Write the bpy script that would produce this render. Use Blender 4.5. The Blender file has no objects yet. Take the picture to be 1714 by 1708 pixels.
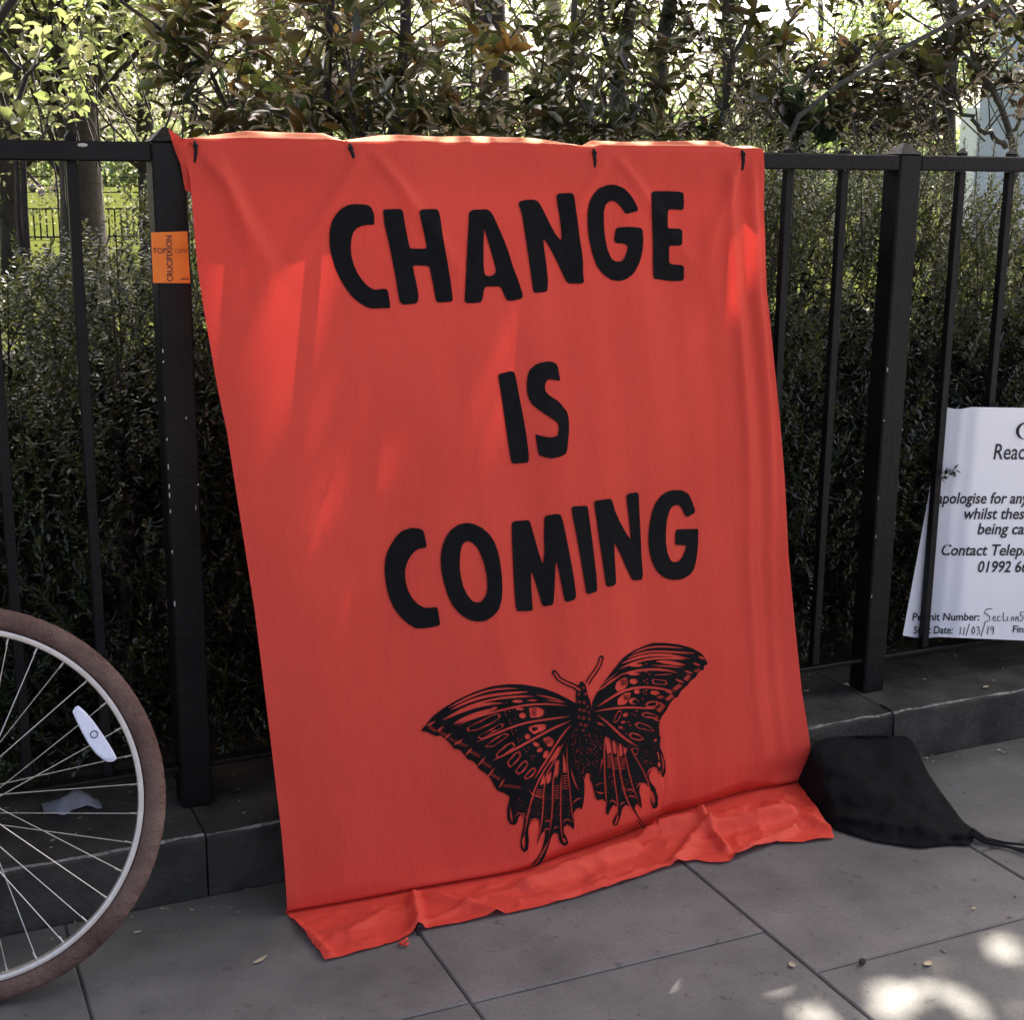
import bpy, math, random
import numpy as np
from mathutils import Vector, Matrix, geometry, noise as mnoise

# ------------------------------------------------------------------ camera, sky, sun, exposure
scene = bpy.context.scene
C = scene.collection
rnd = random.Random(7)
rng = np.random.default_rng(11)

F_PX, PITCH, ROLL, YAW = 2395.31, 0.231777, -0.00956940, 0.426208
CX, CY, CAM_H = 857.0, 854.0, 1.40
_fw = np.array([math.sin(YAW)*math.cos(PITCH), math.cos(YAW)*math.cos(PITCH), -math.sin(PITCH)])
_rt = np.array([math.cos(YAW), -math.sin(YAW), 0.0])
_dn = np.cross(_fw, _rt)
_r2 = _rt*math.cos(ROLL) + _dn*math.sin(ROLL)
_d2 = -_rt*math.sin(ROLL) + _dn*math.cos(ROLL)
CAM = np.array([0.0, 0.0, CAM_H])
cam_d = bpy.data.cameras.new('camera')
cam_d.sensor_width = 36.0
cam_d.lens = F_PX/1714.0*36.0
cam_d.clip_start = 0.05
cam_d.clip_end = 2000.0
cam = bpy.data.objects.new('camera', cam_d)
C.objects.link(cam)
cam.matrix_world = Matrix(((_r2[0], -_d2[0], -_fw[0], 0), (_r2[1], -_d2[1], -_fw[1], 0), (_r2[2], -_d2[2], -_fw[2], CAM_H), (0, 0, 0, 1)))
scene.camera = cam

SUN_AZ, SUN_EL = math.radians(40.0), math.radians(52.0)
SDIR = np.array([math.sin(SUN_AZ)*math.cos(SUN_EL), math.cos(SUN_AZ)*math.cos(SUN_EL), math.sin(SUN_EL)])
world = bpy.data.worlds.new('World')
scene.world = world
world.use_nodes = True
wn = world.node_tree
sky = wn.nodes.new('ShaderNodeTexSky')
sky.sky_type = 'NISHITA'
sky.sun_disc = False
sky.sun_elevation = SUN_EL
sky.sun_rotation = SUN_AZ
sky.dust_density = 8.0
sky.air_density = 0.32
sky.ozone_density = 0.0
wn.links.new(sky.outputs[0], wn.nodes['Background'].inputs[0])
wn.nodes['Background'].inputs[1].default_value = 0.15
sun_d = bpy.data.lights.new('sun', 'SUN')
sun_d.energy = 4.5
sun_d.angle = math.radians(0.53)
sun_d.color = (1.0, 0.93, 0.82)
sun = bpy.data.objects.new('sun', sun_d)
C.objects.link(sun)
sun.rotation_euler = Vector(SDIR).to_track_quat('Z', 'Y').to_euler()
sun.location = (4, 5, 9)
scene.view_settings.view_transform = 'Standard'
scene.view_settings.look = 'None'
scene.view_settings.exposure = 2.42
scene.view_settings.gamma = 1.0
scene.cycles.max_bounces = 8
scene.cycles.transparent_max_bounces = 8
scene.cycles.sample_clamp_indirect = 6.0

# ------------------------------------------------------------------ helpers
def ray(x, y):
    return _r2*((x-CX)/F_PX) + _d2*((y-CY)/F_PX) + _fw

def on_y(x, y, Y):            # point at distance Y from the camera's foot, measured square to the fence
    d = ray(x, y)
    return CAM + d*(Y/d[1])

def on_z(x, y, z=0.0):        # point on a level surface
    d = ray(x, y)
    return CAM + d*((z-CAM_H)/d[2])

def tag(o, label=None, cat=None, group=None, kind=None):
    if label: o['label'] = label
    if cat: o['category'] = cat
    if group: o['group'] = group
    if kind: o['kind'] = kind
    return o

def empty(name, loc, label, cat, group=None):
    o = bpy.data.objects.new(name, None)
    C.objects.link(o)
    o.location = loc
    o.empty_display_size = 0.1
    return tag(o, label, cat, group)

def mesh_obj(name, verts, faces, mat, parent=None, smooth=False):
    """verts in world space; stored relative to the parent's location"""
    me = bpy.data.meshes.new(name)
    v = np.asarray(verts, float).reshape(-1, 3)
    off = np.array(parent_loc(parent))
    v = v - off
    if isinstance(faces, np.ndarray):
        n, k = faces.shape
        me.vertices.add(len(v)); me.vertices.foreach_set('co', v.ravel().astype(np.float32))
        me.loops.add(n*k); me.loops.foreach_set('vertex_index', faces.ravel().astype(np.int32))
        me.polygons.add(n); me.polygons.foreach_set('loop_start', np.arange(0, n*k, k, dtype=np.int32))
        me.polygons.foreach_set('loop_total', np.full(n, k, dtype=np.int32))
        me.update(calc_edges=True)
    else:
        me.from_pydata([tuple(p) for p in v], [], [tuple(f) for f in faces])
        me.update()
    if smooth:
        me.polygons.foreach_set('use_smooth', np.ones(len(me.polygons), dtype=bool))
    if mat: me.materials.append(mat)
    o = bpy.data.objects.new(name, me)
    C.objects.link(o)
    if parent is not None: o.parent = parent
    return o

def parent_loc(p):
    l = np.zeros(3)
    while p is not None:
        l += np.array(p.location)
        p = p.parent
    return l

class MB:
    def __init__(self): self.v, self.f = [], []
    def add(self, vs, fs):
        b = len(self.v)
        self.v.extend([tuple(p) for p in vs]); self.f.extend([tuple(i+b for i in f) for f in fs])
    def box(self, x0, x1, y0, y1, z0, z1, bev=0.0):
        if bev <= 0:
            vs = [(x, y, z) for x in (x0, x1) for y in (y0, y1) for z in (z0, z1)]
            fs = [(0, 1, 3, 2), (4, 6, 7, 5), (0, 4, 5, 1), (2, 3, 7, 6), (0, 2, 6, 4), (1, 5, 7, 3)]
            self.add(vs, fs); return
        # chamfered box
        b = bev
        vs, idx = [], {}
        for i, sx in enumerate((x0, x1)):
            for j, sy in enumerate((y0, y1)):
                for k, sz in enumerate((z0, z1)):
                    ix, iy, iz = (b if i == 0 else -b), (b if j == 0 else -b), (b if k == 0 else -b)
                    idx[i, j, k, 'x'] = len(vs); vs.append((sx, sy+iy, sz+iz))
                    idx[i, j, k, 'y'] = len(vs); vs.append((sx+ix, sy, sz+iz))
                    idx[i, j, k, 'z'] = len(vs); vs.append((sx+ix, sy+iy, sz))
        fs = []
        R = [(0, 0), (1, 0), (1, 1), (0, 1)]
        for s in (0, 1):
            q = [idx[s, a, c, 'x'] for a, c in R]; fs.append(q if s else q[::-1])
            q = [idx[a, s, c, 'y'] for a, c in R]; fs.append(q[::-1] if s else q)
            q = [idx[a, c, s, 'z'] for a, c in R]; fs.append(q if s else q[::-1])
        for a in (0, 1):
            for c in (0, 1):
                fs.append([idx[0, a, c, 'y'], idx[1, a, c, 'y'], idx[1, a, c, 'z'], idx[0, a, c, 'z']])
                fs.append([idx[a, 0, c, 'x'], idx[a, 1, c, 'x'], idx[a, 1, c, 'z'], idx[a, 0, c, 'z']])
                fs.append([idx[a, c, 0, 'x'], idx[a, c, 1, 'x'], idx[a, c, 1, 'y'], idx[a, c, 0, 'y']])
                for k in (0, 1):
                    fs.append([idx[a, c, k, 'x'], idx[a, c, k, 'y'], idx[a, c, k, 'z']])
        self.add(vs, fs)
    def tube(self, pts, radii, n=8, cap=True):
        pts = [np.asarray(p, float) for p in pts]
        if not hasattr(radii, '__len__'): radii = [radii]*len(pts)
        b = len(self.v)
        prev = None
        for i, p in enumerate(pts):
            t = pts[min(i+1, len(pts)-1)] - pts[max(i-1, 0)]
            t = t/(np.linalg.norm(t)+1e-12)
            if prev is None:
                a = np.array([0, 0, 1.0]) if abs(t[2]) < 0.9 else np.array([1.0, 0, 0])
            else: a = prev
            s = a - t*np.dot(a, t); s /= (np.linalg.norm(s)+1e-12)
            prev = s
            w = np.cross(t, s)
            for k in range(n):
                an = 2*math.pi*k/n
                self.v.append(tuple(p + radii[i]*(math.cos(an)*s + math.sin(an)*w)))
        for i in range(len(pts)-1):
            for k in range(n):
                self.f.append((b+i*n+k, b+i*n+(k+1) % n, b+(i+1)*n+(k+1) % n, b+(i+1)*n+k))
        if cap:
            self.f.append(tuple(b+k for k in range(n))[::-1])
            self.f.append(tuple(b+(len(pts)-1)*n+k for k in range(n)))
    def ball(self, c, r, nu=10, nv=6):
        r = np.array(r if hasattr(r, '__len__') else (r, r, r), float)
        vs = [(c[0], c[1], c[2]-r[2])]
        for j in range(1, nv):
            th = math.pi*j/nv
            for i in range(nu):
                ph = 2*math.pi*i/nu
                vs.append((c[0]+r[0]*math.sin(th)*math.cos(ph), c[1]+r[1]*math.sin(th)*math.sin(ph), c[2]-r[2]*math.cos(th)))
        vs.append((c[0], c[1], c[2]+r[2]))
        fs = []
        for i in range(nu): fs.append((0, 1+(i+1) % nu, 1+i))
        for j in range(nv-2):
            for i in range(nu):
                a = 1+j*nu
                fs.append((a+i, a+(i+1) % nu, a+nu+(i+1) % nu, a+nu+i))
        t = len(vs)-1; a = 1+(nv-2)*nu
        for i in range(nu): fs.append((a+i, a+(i+1) % nu, t))
        self.add(vs, fs)
    def build(self, name, mat, parent=None, smooth=False):
        return mesh_obj(name, self.v, self.f, mat, parent, smooth)

# ------------------------------------------------------------------ materials
def new_mat(name):
    m = bpy.data.materials.new(name)
    m.use_nodes = True
    nt = m.node_tree
    for n in list(nt.nodes): nt.nodes.remove(n)
    out = nt.nodes.new('ShaderNodeOutputMaterial')
    return m, nt, out

def ramp(nt, stops, src=None):
    r = nt.nodes.new('ShaderNodeValToRGB')
    el = r.color_ramp.elements
    while len(el) < len(stops): el.new(0.5)
    for e, (p, c) in zip(el, stops):
        e.position = p; e.color = (c[0], c[1], c[2], 1)
    if src is not None: nt.links.new(src, r.inputs[0])
    return r

def noise(nt, scale, detail=4, rough=0.55, vec=None):
    n = nt.nodes.new('ShaderNodeTexNoise')
    n.inputs['Scale'].default_value = scale; n.inputs['Detail'].default_value = detail
    n.inputs['Roughness'].default_value = rough
    if vec is not None: nt.links.new(vec, n.inputs['Vector'])
    return n

def simple_mat(name, c0, c1=None, scale=20, rough=0.6, metal=0.0, bump=0.0, bscale=80, spec=0.5, rough1=None):
    m, nt, out = new_mat(name)
    b = nt.nodes.new('ShaderNodeBsdfPrincipled')
    nt.links.new(b.outputs[0], out.inputs[0])
    tc = nt.nodes.new('ShaderNodeTexCoord')
    n = noise(nt, scale, 6, 0.6, tc.outputs['Object'])
    r = ramp(nt, [(0.3, c0), (0.7, c1 or c0)], n.outputs[0])
    nt.links.new(r.outputs[0], b.inputs['Base Color'])
    b.inputs['Roughness'].default_value = rough
    b.inputs['Metallic'].default_value = metal
    b.inputs['Specular IOR Level'].default_value = spec
    if rough1 is not None:
        mr = nt.nodes.new('ShaderNodeMapRange')
        mr.inputs[3].default_value = rough; mr.inputs[4].default_value = rough1
        nt.links.new(n.outputs[0], mr.inputs[0]); nt.links.new(mr.outputs[0], b.inputs['Roughness'])
    if bump > 0:
        bn = noise(nt, bscale, 5, 0.6, tc.outputs['Object'])
        bp = nt.nodes.new('ShaderNodeBump')
        bp.inputs['Strength'].default_value = bump; bp.inputs['Distance'].default_value = 0.01
        nt.links.new(bn.outputs[0], bp.inputs['Height']); nt.links.new(bp.outputs[0], b.inputs['Normal'])
    return m

def leaf_mat(name, cols, trans=0.45, rough=0.4, gloss=0.08, tcols=None, fres=0.4):
    m, nt, out = new_mat(name)
    g = nt.nodes.new('ShaderNodeNewGeometry')
    k = len(cols)
    r = ramp(nt, [((i+0.5)/k, c) for i, c in enumerate(cols)], g.outputs['Random Per Island'])
    tcols = tcols or cols
    rt = ramp(nt, [((i+0.5)/len(tcols), c) for i, c in enumerate(tcols)], g.outputs['Random Per Island'])
    d = nt.nodes.new('ShaderNodeBsdfDiffuse'); t = nt.nodes.new('ShaderNodeBsdfTranslucent')
    gl = nt.nodes.new('ShaderNodeBsdfGlossy'); gl.inputs['Roughness'].default_value = rough
    nt.links.new(r.outputs[0], d.inputs[0]); nt.links.new(rt.outputs[0], t.inputs[0])
    mx = nt.nodes.new('ShaderNodeMixShader'); mx.inputs[0].default_value = trans
    nt.links.new(d.outputs[0], mx.inputs[1]); nt.links.new(t.outputs[0], mx.inputs[2])
    fr = nt.nodes.new('ShaderNodeFresnel'); fr.inputs[0].default_value = 1.4
    mm = nt.nodes.new('ShaderNodeMath'); mm.operation = 'MULTIPLY_ADD'
    mm.inputs[1].default_value = fres; mm.inputs[2].default_value = gloss
    nt.links.new(fr.outputs[0], mm.inputs[0])
    m2 = nt.nodes.new('ShaderNodeMixShader')
    nt.links.new(mm.outputs[0], m2.inputs[0]); nt.links.new(mx.outputs[0], m2.inputs[1]); nt.links.new(gl.outputs[0], m2.inputs[2])
    nt.links.new(m2.outputs[0], out.inputs[0])
    return m

M = {}
M['iron'] = simple_mat('black_iron_paint', (0.0028, 0.0028, 0.003), (0.010, 0.0088, 0.0078), 7, 0.42, bump=0.25, bscale=60, rough1=0.6, spec=0.22)
M['chip'] = simple_mat('chipped_primer', (0.45, 0.42, 0.36), (0.6, 0.58, 0.52), 60, 0.7)
M['stone'] = simple_mat('dark_kerb_stone', (0.020, 0.0195, 0.016), (0.07, 0.067, 0.055), 9, 0.9, bump=0.6, bscale=55, spec=0.25)
M['stone_arris'] = simple_mat('pale_stone_edge', (0.03, 0.029, 0.025), (0.34, 0.33, 0.29), 75, 0.9, bump=0.6, bscale=90)  # paler mottled tone for the chamfer along the front arris
M['soil'] = simple_mat('soil', (0.02, 0.016, 0.012), (0.06, 0.045, 0.03), 12, 0.95, bump=0.8, bscale=30)
M['bark'] = simple_mat('bark', (0.016, 0.013, 0.010), (0.05, 0.040, 0.031), 25, 0.9, bump=0.8, bscale=60)
M['bark_pale'] = simple_mat('pale_bark', (0.16, 0.14, 0.11), (0.34, 0.31, 0.25), 12, 0.9, bump=0.6, bscale=40)
M['stem'] = simple_mat('twig_bark', (0.022, 0.017, 0.013), (0.055, 0.045, 0.034), 40, 0.8, bump=0.5, bscale=90)
M['stem_green'] = simple_mat('grey_green_bark', (0.045, 0.045, 0.032), (0.11, 0.105, 0.075), 40, 0.8, bump=0.5, bscale=90)
M['black_cloth'] = simple_mat('black_cloth', (0.0035, 0.0035, 0.0037), (0.0075, 0.0075, 0.0078), 12, 0.9, bump=0.9, bscale=30, spec=0.12)
M['cord'] = simple_mat('black_cord', (0.006, 0.006, 0.007), (0.012, 0.012, 0.012), 30, 0.85, spec=0.3)
M['print'] = simple_mat('black_fabric_print', (0.004, 0.0045, 0.005), (0.008, 0.0085, 0.009), 60, 0.9, bump=0.3, bscale=700, spec=0.15)
M['tyre'] = simple_mat('worn_brown_tyre', (0.10, 0.052, 0.042), (0.23, 0.15, 0.115), 13, 0.9, bump=0.9, bscale=130, spec=0.25)
M['alloy'] = simple_mat('brushed_alloy', (0.62, 0.55, 0.46), (0.80, 0.73, 0.62), 30, 0.42, metal=0.75, rough1=0.55)
M['spoke'] = simple_mat('steel_spoke', (0.62, 0.58, 0.52), (0.78, 0.74, 0.66), 30, 0.35, metal=0.8)
M['reflector'] = simple_mat('pale_reflector', (0.72, 0.73, 0.82), (0.82, 0.83, 0.9), 300, 0.25)
M['bike_frame'] = simple_mat('dark_bicycle_paint', (0.02, 0.022, 0.03), (0.03, 0.032, 0.04), 10, 0.3)
M['rubber'] = simple_mat('black_rubber', (0.012, 0.012, 0.012), (0.02, 0.02, 0.02), 30, 0.7)
M['paper'] = simple_mat('white_paper', (0.86, 0.85, 0.84), (0.90, 0.89, 0.88), 5, 0.6)
M['ink'] = simple_mat('black_ink', (0.012, 0.012, 0.014), (0.02, 0.02, 0.022), 60, 0.7)
M['pen'] = simple_mat('grey_pen_ink', (0.05, 0.05, 0.06), (0.08, 0.08, 0.09), 60, 0.7)
M['orange'] = simple_mat('orange_paper', (0.85, 0.19, 0.012), (0.92, 0.23, 0.02), 9, 0.6)
M['navy_ink'] = simple_mat('navy_ink', (0.02, 0.012, 0.03), (0.035, 0.02, 0.04), 60, 0.7)
M['faded_ink'] = simple_mat('faded_ink', (0.30, 0.06, 0.02), (0.36, 0.09, 0.02), 60, 0.7)
M['lawn'] = simple_mat('lawn_grass', (0.032, 0.040, 0.009), (0.046, 0.052, 0.014), 0.4, 1.0, spec=0.0)
M['render_wall'] = simple_mat('pale_blue_render', (0.36, 0.43, 0.60), (0.43, 0.50, 0.66), 3, 0.8)
M['dark_glass'] = simple_mat('dark_window_glass', (0.02, 0.025, 0.03), (0.03, 0.035, 0.04), 5, 0.15)
M['white_canvas'] = simple_mat('white_canvas', (0.72, 0.78, 0.84), (0.8, 0.85, 0.9), 4, 0.8)
M['litter'] = simple_mat('grey_plastic_scrap', (0.16, 0.17, 0.2), (0.3, 0.31, 0.35), 14, 0.4)
M['dry_leaf'] = simple_mat('dry_leaf', (0.30, 0.24, 0.14), (0.5, 0.43, 0.3), 40, 0.8)
M['crumb'] = simple_mat('leaf_crumbs', (0.07, 0.06, 0.045), (0.28, 0.25, 0.2), 25, 0.9)
M['clothes'] = simple_mat('dark_clothing', (0.02, 0.022, 0.035), (0.05, 0.05, 0.07), 10, 0.9)
M['skin'] = simple_mat('skin', (0.42, 0.27, 0.2), (0.5, 0.33, 0.25), 10, 0.6)

# red banner fabric: diffuse front, light passing through from the sun side, faint weave
m, nt, out = new_mat('red_cotton')
tc = nt.nodes.new('ShaderNodeTexCoord')
n1 = noise(nt, 3.0, 4, 0.5, tc.outputs['Object'])
r1 = ramp(nt, [(0.3, (0.685, 0.067, 0.046)), (0.7, (0.765, 0.082, 0.055))], n1.outputs[0])
d = nt.nodes.new('ShaderNodeBsdfDiffuse'); t = nt.nodes.new('ShaderNodeBsdfTranslucent')
nt.links.new(r1.outputs[0], d.inputs[0])
t.inputs[0].default_value = (0.85, 0.05, 0.036, 1)
mx = nt.nodes.new('ShaderNodeMixShader'); mx.inputs[0].default_value = 0.135
nt.links.new(d.outputs[0], mx.inputs[1]); nt.links.new(t.outputs[0], mx.inputs[2])
gl = nt.nodes.new('ShaderNodeBsdfGlossy'); gl.inputs['Color'].default_value = (1, 0.84, 0.58, 1); gl.inputs['Roughness'].default_value = 0.45
fr = nt.nodes.new('ShaderNodeFresnel'); fr.inputs[0].default_value = 1.38
fm = nt.nodes.new('ShaderNodeMath'); fm.operation = 'MULTIPLY_ADD'; fm.inputs[1].default_value = 0.40; fm.inputs[2].default_value = 0.0
nt.links.new(fr.outputs[0], fm.inputs[0])
ad = nt.nodes.new('ShaderNodeMixShader'); nt.links.new(fm.outputs[0], ad.inputs[0])
nt.links.new(mx.outputs[0], ad.inputs[1]); nt.links.new(gl.outputs[0], ad.inputs[2])
nt.links.new(ad.outputs[0], out.inputs[0])
mp = nt.nodes.new('ShaderNodeMapping'); mp.inputs['Scale'].default_value = (1.0, 1.0, 0.28)
nt.links.new(tc.outputs['Object'], mp.inputs[0])
bn = noise(nt, 15, 5, 0.62, mp.outputs[0])
bp = nt.nodes.new('ShaderNodeBump'); bp.inputs['Strength'].default_value = 0.22; bp.inputs['Distance'].default_value = 0.03
nt.links.new(bn.outputs[0], bp.inputs['Height']); nt.links.new(bp.outputs[0], d.inputs['Normal'])
M['red'] = m

# paving stone: tone per slab, blotches, speckle
m, nt, out = new_mat('paving_stone')
b = nt.nodes.new('ShaderNodeBsdfPrincipled'); nt.links.new(b.outputs[0], out.inputs[0])
tc = nt.nodes.new('ShaderNodeTexCoord'); g = nt.nodes.new('ShaderNodeNewGeometry')
rs = ramp(nt, [(0.0, (0.122, 0.120, 0.115)), (0.5, (0.153, 0.148, 0.142)), (1.0, (0.132, 0.131, 0.127))], g.outputs['Random Per Island'])
na = noise(nt, 4.0, 8, 0.62, tc.outputs['Object'])
ra = ramp(nt, [(0.28, (0.60, 0.61, 0.60)), (0.72, (1.3, 1.27, 1.25))], na.outputs[0])
nb = noise(nt, 190, 3, 0.6, tc.outputs['Object'])
rb = ramp(nt, [(0.3, (0.86, 0.86, 0.86)), (0.7, (1.12, 1.12, 1.12))], nb.outputs[0])
def mulc(nt, a, b_):
    x = nt.nodes.new('ShaderNodeMix'); x.data_type = 'RGBA'; x.blend_type = 'MULTIPLY'; x.inputs[0].default_value = 1.0
    nt.links.new(a, x.inputs[6]); nt.links.new(b_, x.inputs[7]); return x.outputs[2]
nd = noise(nt, 1.1, 6, 0.6, tc.outputs['Object']); rd = ramp(nt, [(0.35, (0.72, 0.75, 0.72)), (0.6, (1.12, 1.1, 1.08))], nd.outputs[0])
ne = noise(nt, 31, 4, 0.7, tc.outputs['Object']); re2 = ramp(nt, [(0.30, (0.55, 0.55, 0.53)), (0.40, (1, 1, 1)), (0.68, (1, 1, 1)), (0.76, (1.35, 1.33, 1.3))], ne.outputs[0])
# darker, greener paving towards the foot of the plinth, with an uneven edge
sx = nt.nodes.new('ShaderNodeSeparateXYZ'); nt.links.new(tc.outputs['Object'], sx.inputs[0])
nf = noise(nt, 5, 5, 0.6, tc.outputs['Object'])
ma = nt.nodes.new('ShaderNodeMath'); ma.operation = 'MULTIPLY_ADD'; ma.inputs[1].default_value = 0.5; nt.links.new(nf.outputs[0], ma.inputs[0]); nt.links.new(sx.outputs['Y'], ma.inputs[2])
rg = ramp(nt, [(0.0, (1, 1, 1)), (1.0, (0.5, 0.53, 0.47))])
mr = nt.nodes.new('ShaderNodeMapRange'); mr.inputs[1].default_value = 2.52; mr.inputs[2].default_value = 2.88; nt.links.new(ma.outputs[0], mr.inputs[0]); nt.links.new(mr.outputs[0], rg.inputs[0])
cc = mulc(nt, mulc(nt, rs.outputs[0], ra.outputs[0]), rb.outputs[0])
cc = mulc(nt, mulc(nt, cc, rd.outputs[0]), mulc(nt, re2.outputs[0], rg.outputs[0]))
nt.links.new(cc, b.inputs['Base Color']); b.inputs['Roughness'].default_value = 0.75
nc = noise(nt, 60, 6, 0.65, tc.outputs['Object'])
bp = nt.nodes.new('ShaderNodeBump'); bp.inputs['Strength'].default_value = 0.35; bp.inputs['Distance'].default_value = 0.004
nt.links.new(nc.outputs[0], bp.inputs['Height']); nt.links.new(bp.outputs[0], b.inputs['Normal'])
M['paving'] = m
M['joint'] = simple_mat('joint_grit', (0.04, 0.039, 0.035), (0.10, 0.097, 0.09), 60, 0.95)

M['yew'] = leaf_mat('yew_needles', [(0.010, 0.020, 0.007), (0.019, 0.032, 0.010), (0.033, 0.050, 0.014), (0.062, 0.082, 0.022)], 0.40, 0.26, 0.065,
                    [(0.07, 0.11, 0.012), (0.16, 0.21, 0.02), (0.28, 0.32, 0.04), (0.38, 0.40, 0.07)])
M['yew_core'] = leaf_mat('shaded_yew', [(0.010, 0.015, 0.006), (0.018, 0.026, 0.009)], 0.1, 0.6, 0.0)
M['bronze'] = leaf_mat('bronze_leaf', [(0.012, 0.017, 0.006), (0.014, 0.019, 0.007), (0.036, 0.020, 0.008), (0.014, 0.011, 0.006), (0.016, 0.022, 0.007), (0.010, 0.015, 0.006)], 0.5, 0.22, 0.035,
                       [(0.10, 0.14, 0.035), (0.14, 0.17, 0.045), (0.30, 0.17, 0.045), (0.13, 0.10, 0.04), (0.22, 0.24, 0.06), (0.09, 0.12, 0.035)])
M['dark_leaf'] = leaf_mat('dark_glossy_leaf', [(0.008, 0.012, 0.005), (0.012, 0.018, 0.007), (0.016, 0.020, 0.008), (0.012, 0.010, 0.007)], 0.36, 0.22, 0.03,
                          [(0.06, 0.09, 0.015), (0.14, 0.18, 0.03), (0.22, 0.24, 0.04), (0.12, 0.08, 0.03)])
M['purple_leaf'] = leaf_mat('purple_leaf', [(0.010, 0.008, 0.007), (0.012, 0.012, 0.007), (0.018, 0.010, 0.008), (0.010, 0.013, 0.007)], 0.36, 0.22, 0.025,
                            [(0.05, 0.055, 0.02), (0.07, 0.09, 0.025), (0.10, 0.05, 0.03), (0.05, 0.06, 0.02), (0.20, 0.21, 0.05)])
M['light_leaf'] = leaf_mat('light_green_leaf', [(0.03, 0.045, 0.012), (0.045, 0.06, 0.016), (0.05, 0.066, 0.02)], 0.62, 0.4, 0.01,
                       [(0.13, 0.17, 0.05), (0.20, 0.23, 0.075), (0.27, 0.28, 0.12)], 0.25)
M['lime_leaf'] = leaf_mat('lime_leaf', [(0.05, 0.06, 0.018), (0.065, 0.074, 0.024), (0.07, 0.078, 0.034)], 0.62, 0.5, 0.0,
                      [(0.18, 0.21, 0.09), (0.25, 0.275, 0.125), (0.34, 0.345, 0.20)], 0.08)
M['mid_leaf'] = leaf_mat('mid_green_leaf', [(0.03, 0.048, 0.016), (0.04, 0.062, 0.02), (0.055, 0.072, 0.025)], 0.6, 0.5, 0.0,
                     [(0.12, 0.19, 0.06), (0.18, 0.24, 0.08), (0.25, 0.28, 0.12)], 0.12)
M['leader'] = leaf_mat('young_yew_needles', [(0.05, 0.07, 0.02), (0.07, 0.09, 0.025), (0.09, 0.105, 0.04)], 0.4, 0.45, 0.02, [(0.16, 0.20, 0.04), (0.30, 0.32, 0.08), (0.42, 0.42, 0.14)])
M['far_leaf'] = leaf_mat('distant_leaf', [(0.09, 0.13, 0.05), (0.12, 0.16, 0.07)], 0.4, 0.6, 0.0, [(0.25, 0.35, 0.10), (0.34, 0.4, 0.14)])
M['frond'] = leaf_mat('broad_frond', [(0.03, 0.05, 0.028), (0.04, 0.062, 0.034)], 0.45, 0.4, 0.03, [(0.08, 0.13, 0.05), (0.16, 0.22, 0.06)])

# ------------------------------------------------------------------ light gaps (holes shaped into the leaf canopy where sun should pass)
# a leaf's shadow falls at: ground = p - SDIR * p.z / SDIR.z
def shadow_xy(P):
    k = P[:, 2]/SDIR[2]
    return P[:, :2] - SDIR[None, :2]*k[:, None]

GAPS = []                     # ellipses on the ground plane: cx, cy, rx, ry
def gap_ground(px, py, rx, ry):
    p = on_z(px, py)
    GAPS.append((p[0], p[1], rx*.64+.012, ry*.68+.012))
def gap_point(P, rx, ry):
    k = P[2]/SDIR[2]
    GAPS.append((P[0]-SDIR[0]*k, P[1]-SDIR[1]*k, rx*.7+.018, ry*.6+.018))

_r3 = np.random.default_rng(21)
for (cx_, cy_, sx_, sy_, n_g) in [(1338, 1672, 26, 26, 6), (1500, 1665, 24, 30, 7), (1566, 1650, 8, 34, 3), (1612, 1680, 26, 22, 5), (1690, 1602, 16, 30, 5), (1696, 1660, 14, 22, 3), (1252, 1697, 6, 5, 1), (1655, 1572, 8, 8, 1)]:
    for _ in range(n_g):
        gap_ground(cx_+_r3.normal(0, sx_), cy_+_r3.normal(0, sy_), _r3.uniform(.008, .034), _r3.uniform(.014, .05))
CLOTH_GAPS = [(395, 430, .032, .05), (475, 440, .03, .05), (1240, 400, .02, .06), (1244, 470, .018, .06), (435, 400, .035, .05), (470, 420, .03, .05), (420, 480, .02, .05), (525, 470, .03, .06), (640, 560, .012, .04), (600, 660, .012, .05), (560, 580, .012, .04),
              (690, 600, .03, .03), (660, 740, .02, .05), (870, 560, .03, .05), (1160, 540, .015, .05), (1252, 380, .012, .05), (1255, 440, .012, .05), (1250, 330, .012, .03),
              (1245, 480, .015, .04), (500, 560, .02, .05), (410, 420, .02, .03)]
for (x, y, rx, ry) in CLOTH_GAPS: gap_point(on_y(x, y, 2.70), rx, ry)
# the top of the banner and rail catch the sun
for x in list(range(330, 1275, 42)): gap_point(on_y(x, 248, 2.765), .045, .012)
for x in (1340, 1512, 1655): gap_point(on_y(x, 250, 2.765), .022, .010)
_r2n = np.random.default_rng(5)
for _ in range(9): gap_point(on_y(_r2n.uniform(380, 1240), _r2n.uniform(400, 800), 2.68), _r2n.uniform(.006, .016), _r2n.uniform(.012, .04))
GAPS = np.array(GAPS)
_ph = rng.uniform(0, 6.28, (6, 2)); _fr = rng.normal(0, 7.0, (6, 2))
def canopy_keep(P, strict_y=2.12, open_frac=0.34):
    s = shadow_xy(P)
    keep = np.ones(len(P), bool)
    for gx, gy, rx, ry in GAPS:
        keep &= ((s[:, 0]-gx)/rx)**2 + ((s[:, 1]-gy)/ry)**2 > 1.0
    f = np.zeros(len(P))
    for a, w in zip(_ph[:, 0], _fr): f += np.sin(s@w + a)
    hole = (f > np.quantile(f, 1-open_frac)) & (s[:, 1] > strict_y) & ((s[:, 0] < .42) | (s[:, 0] > 2.15))
    return keep & ~hole

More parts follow.
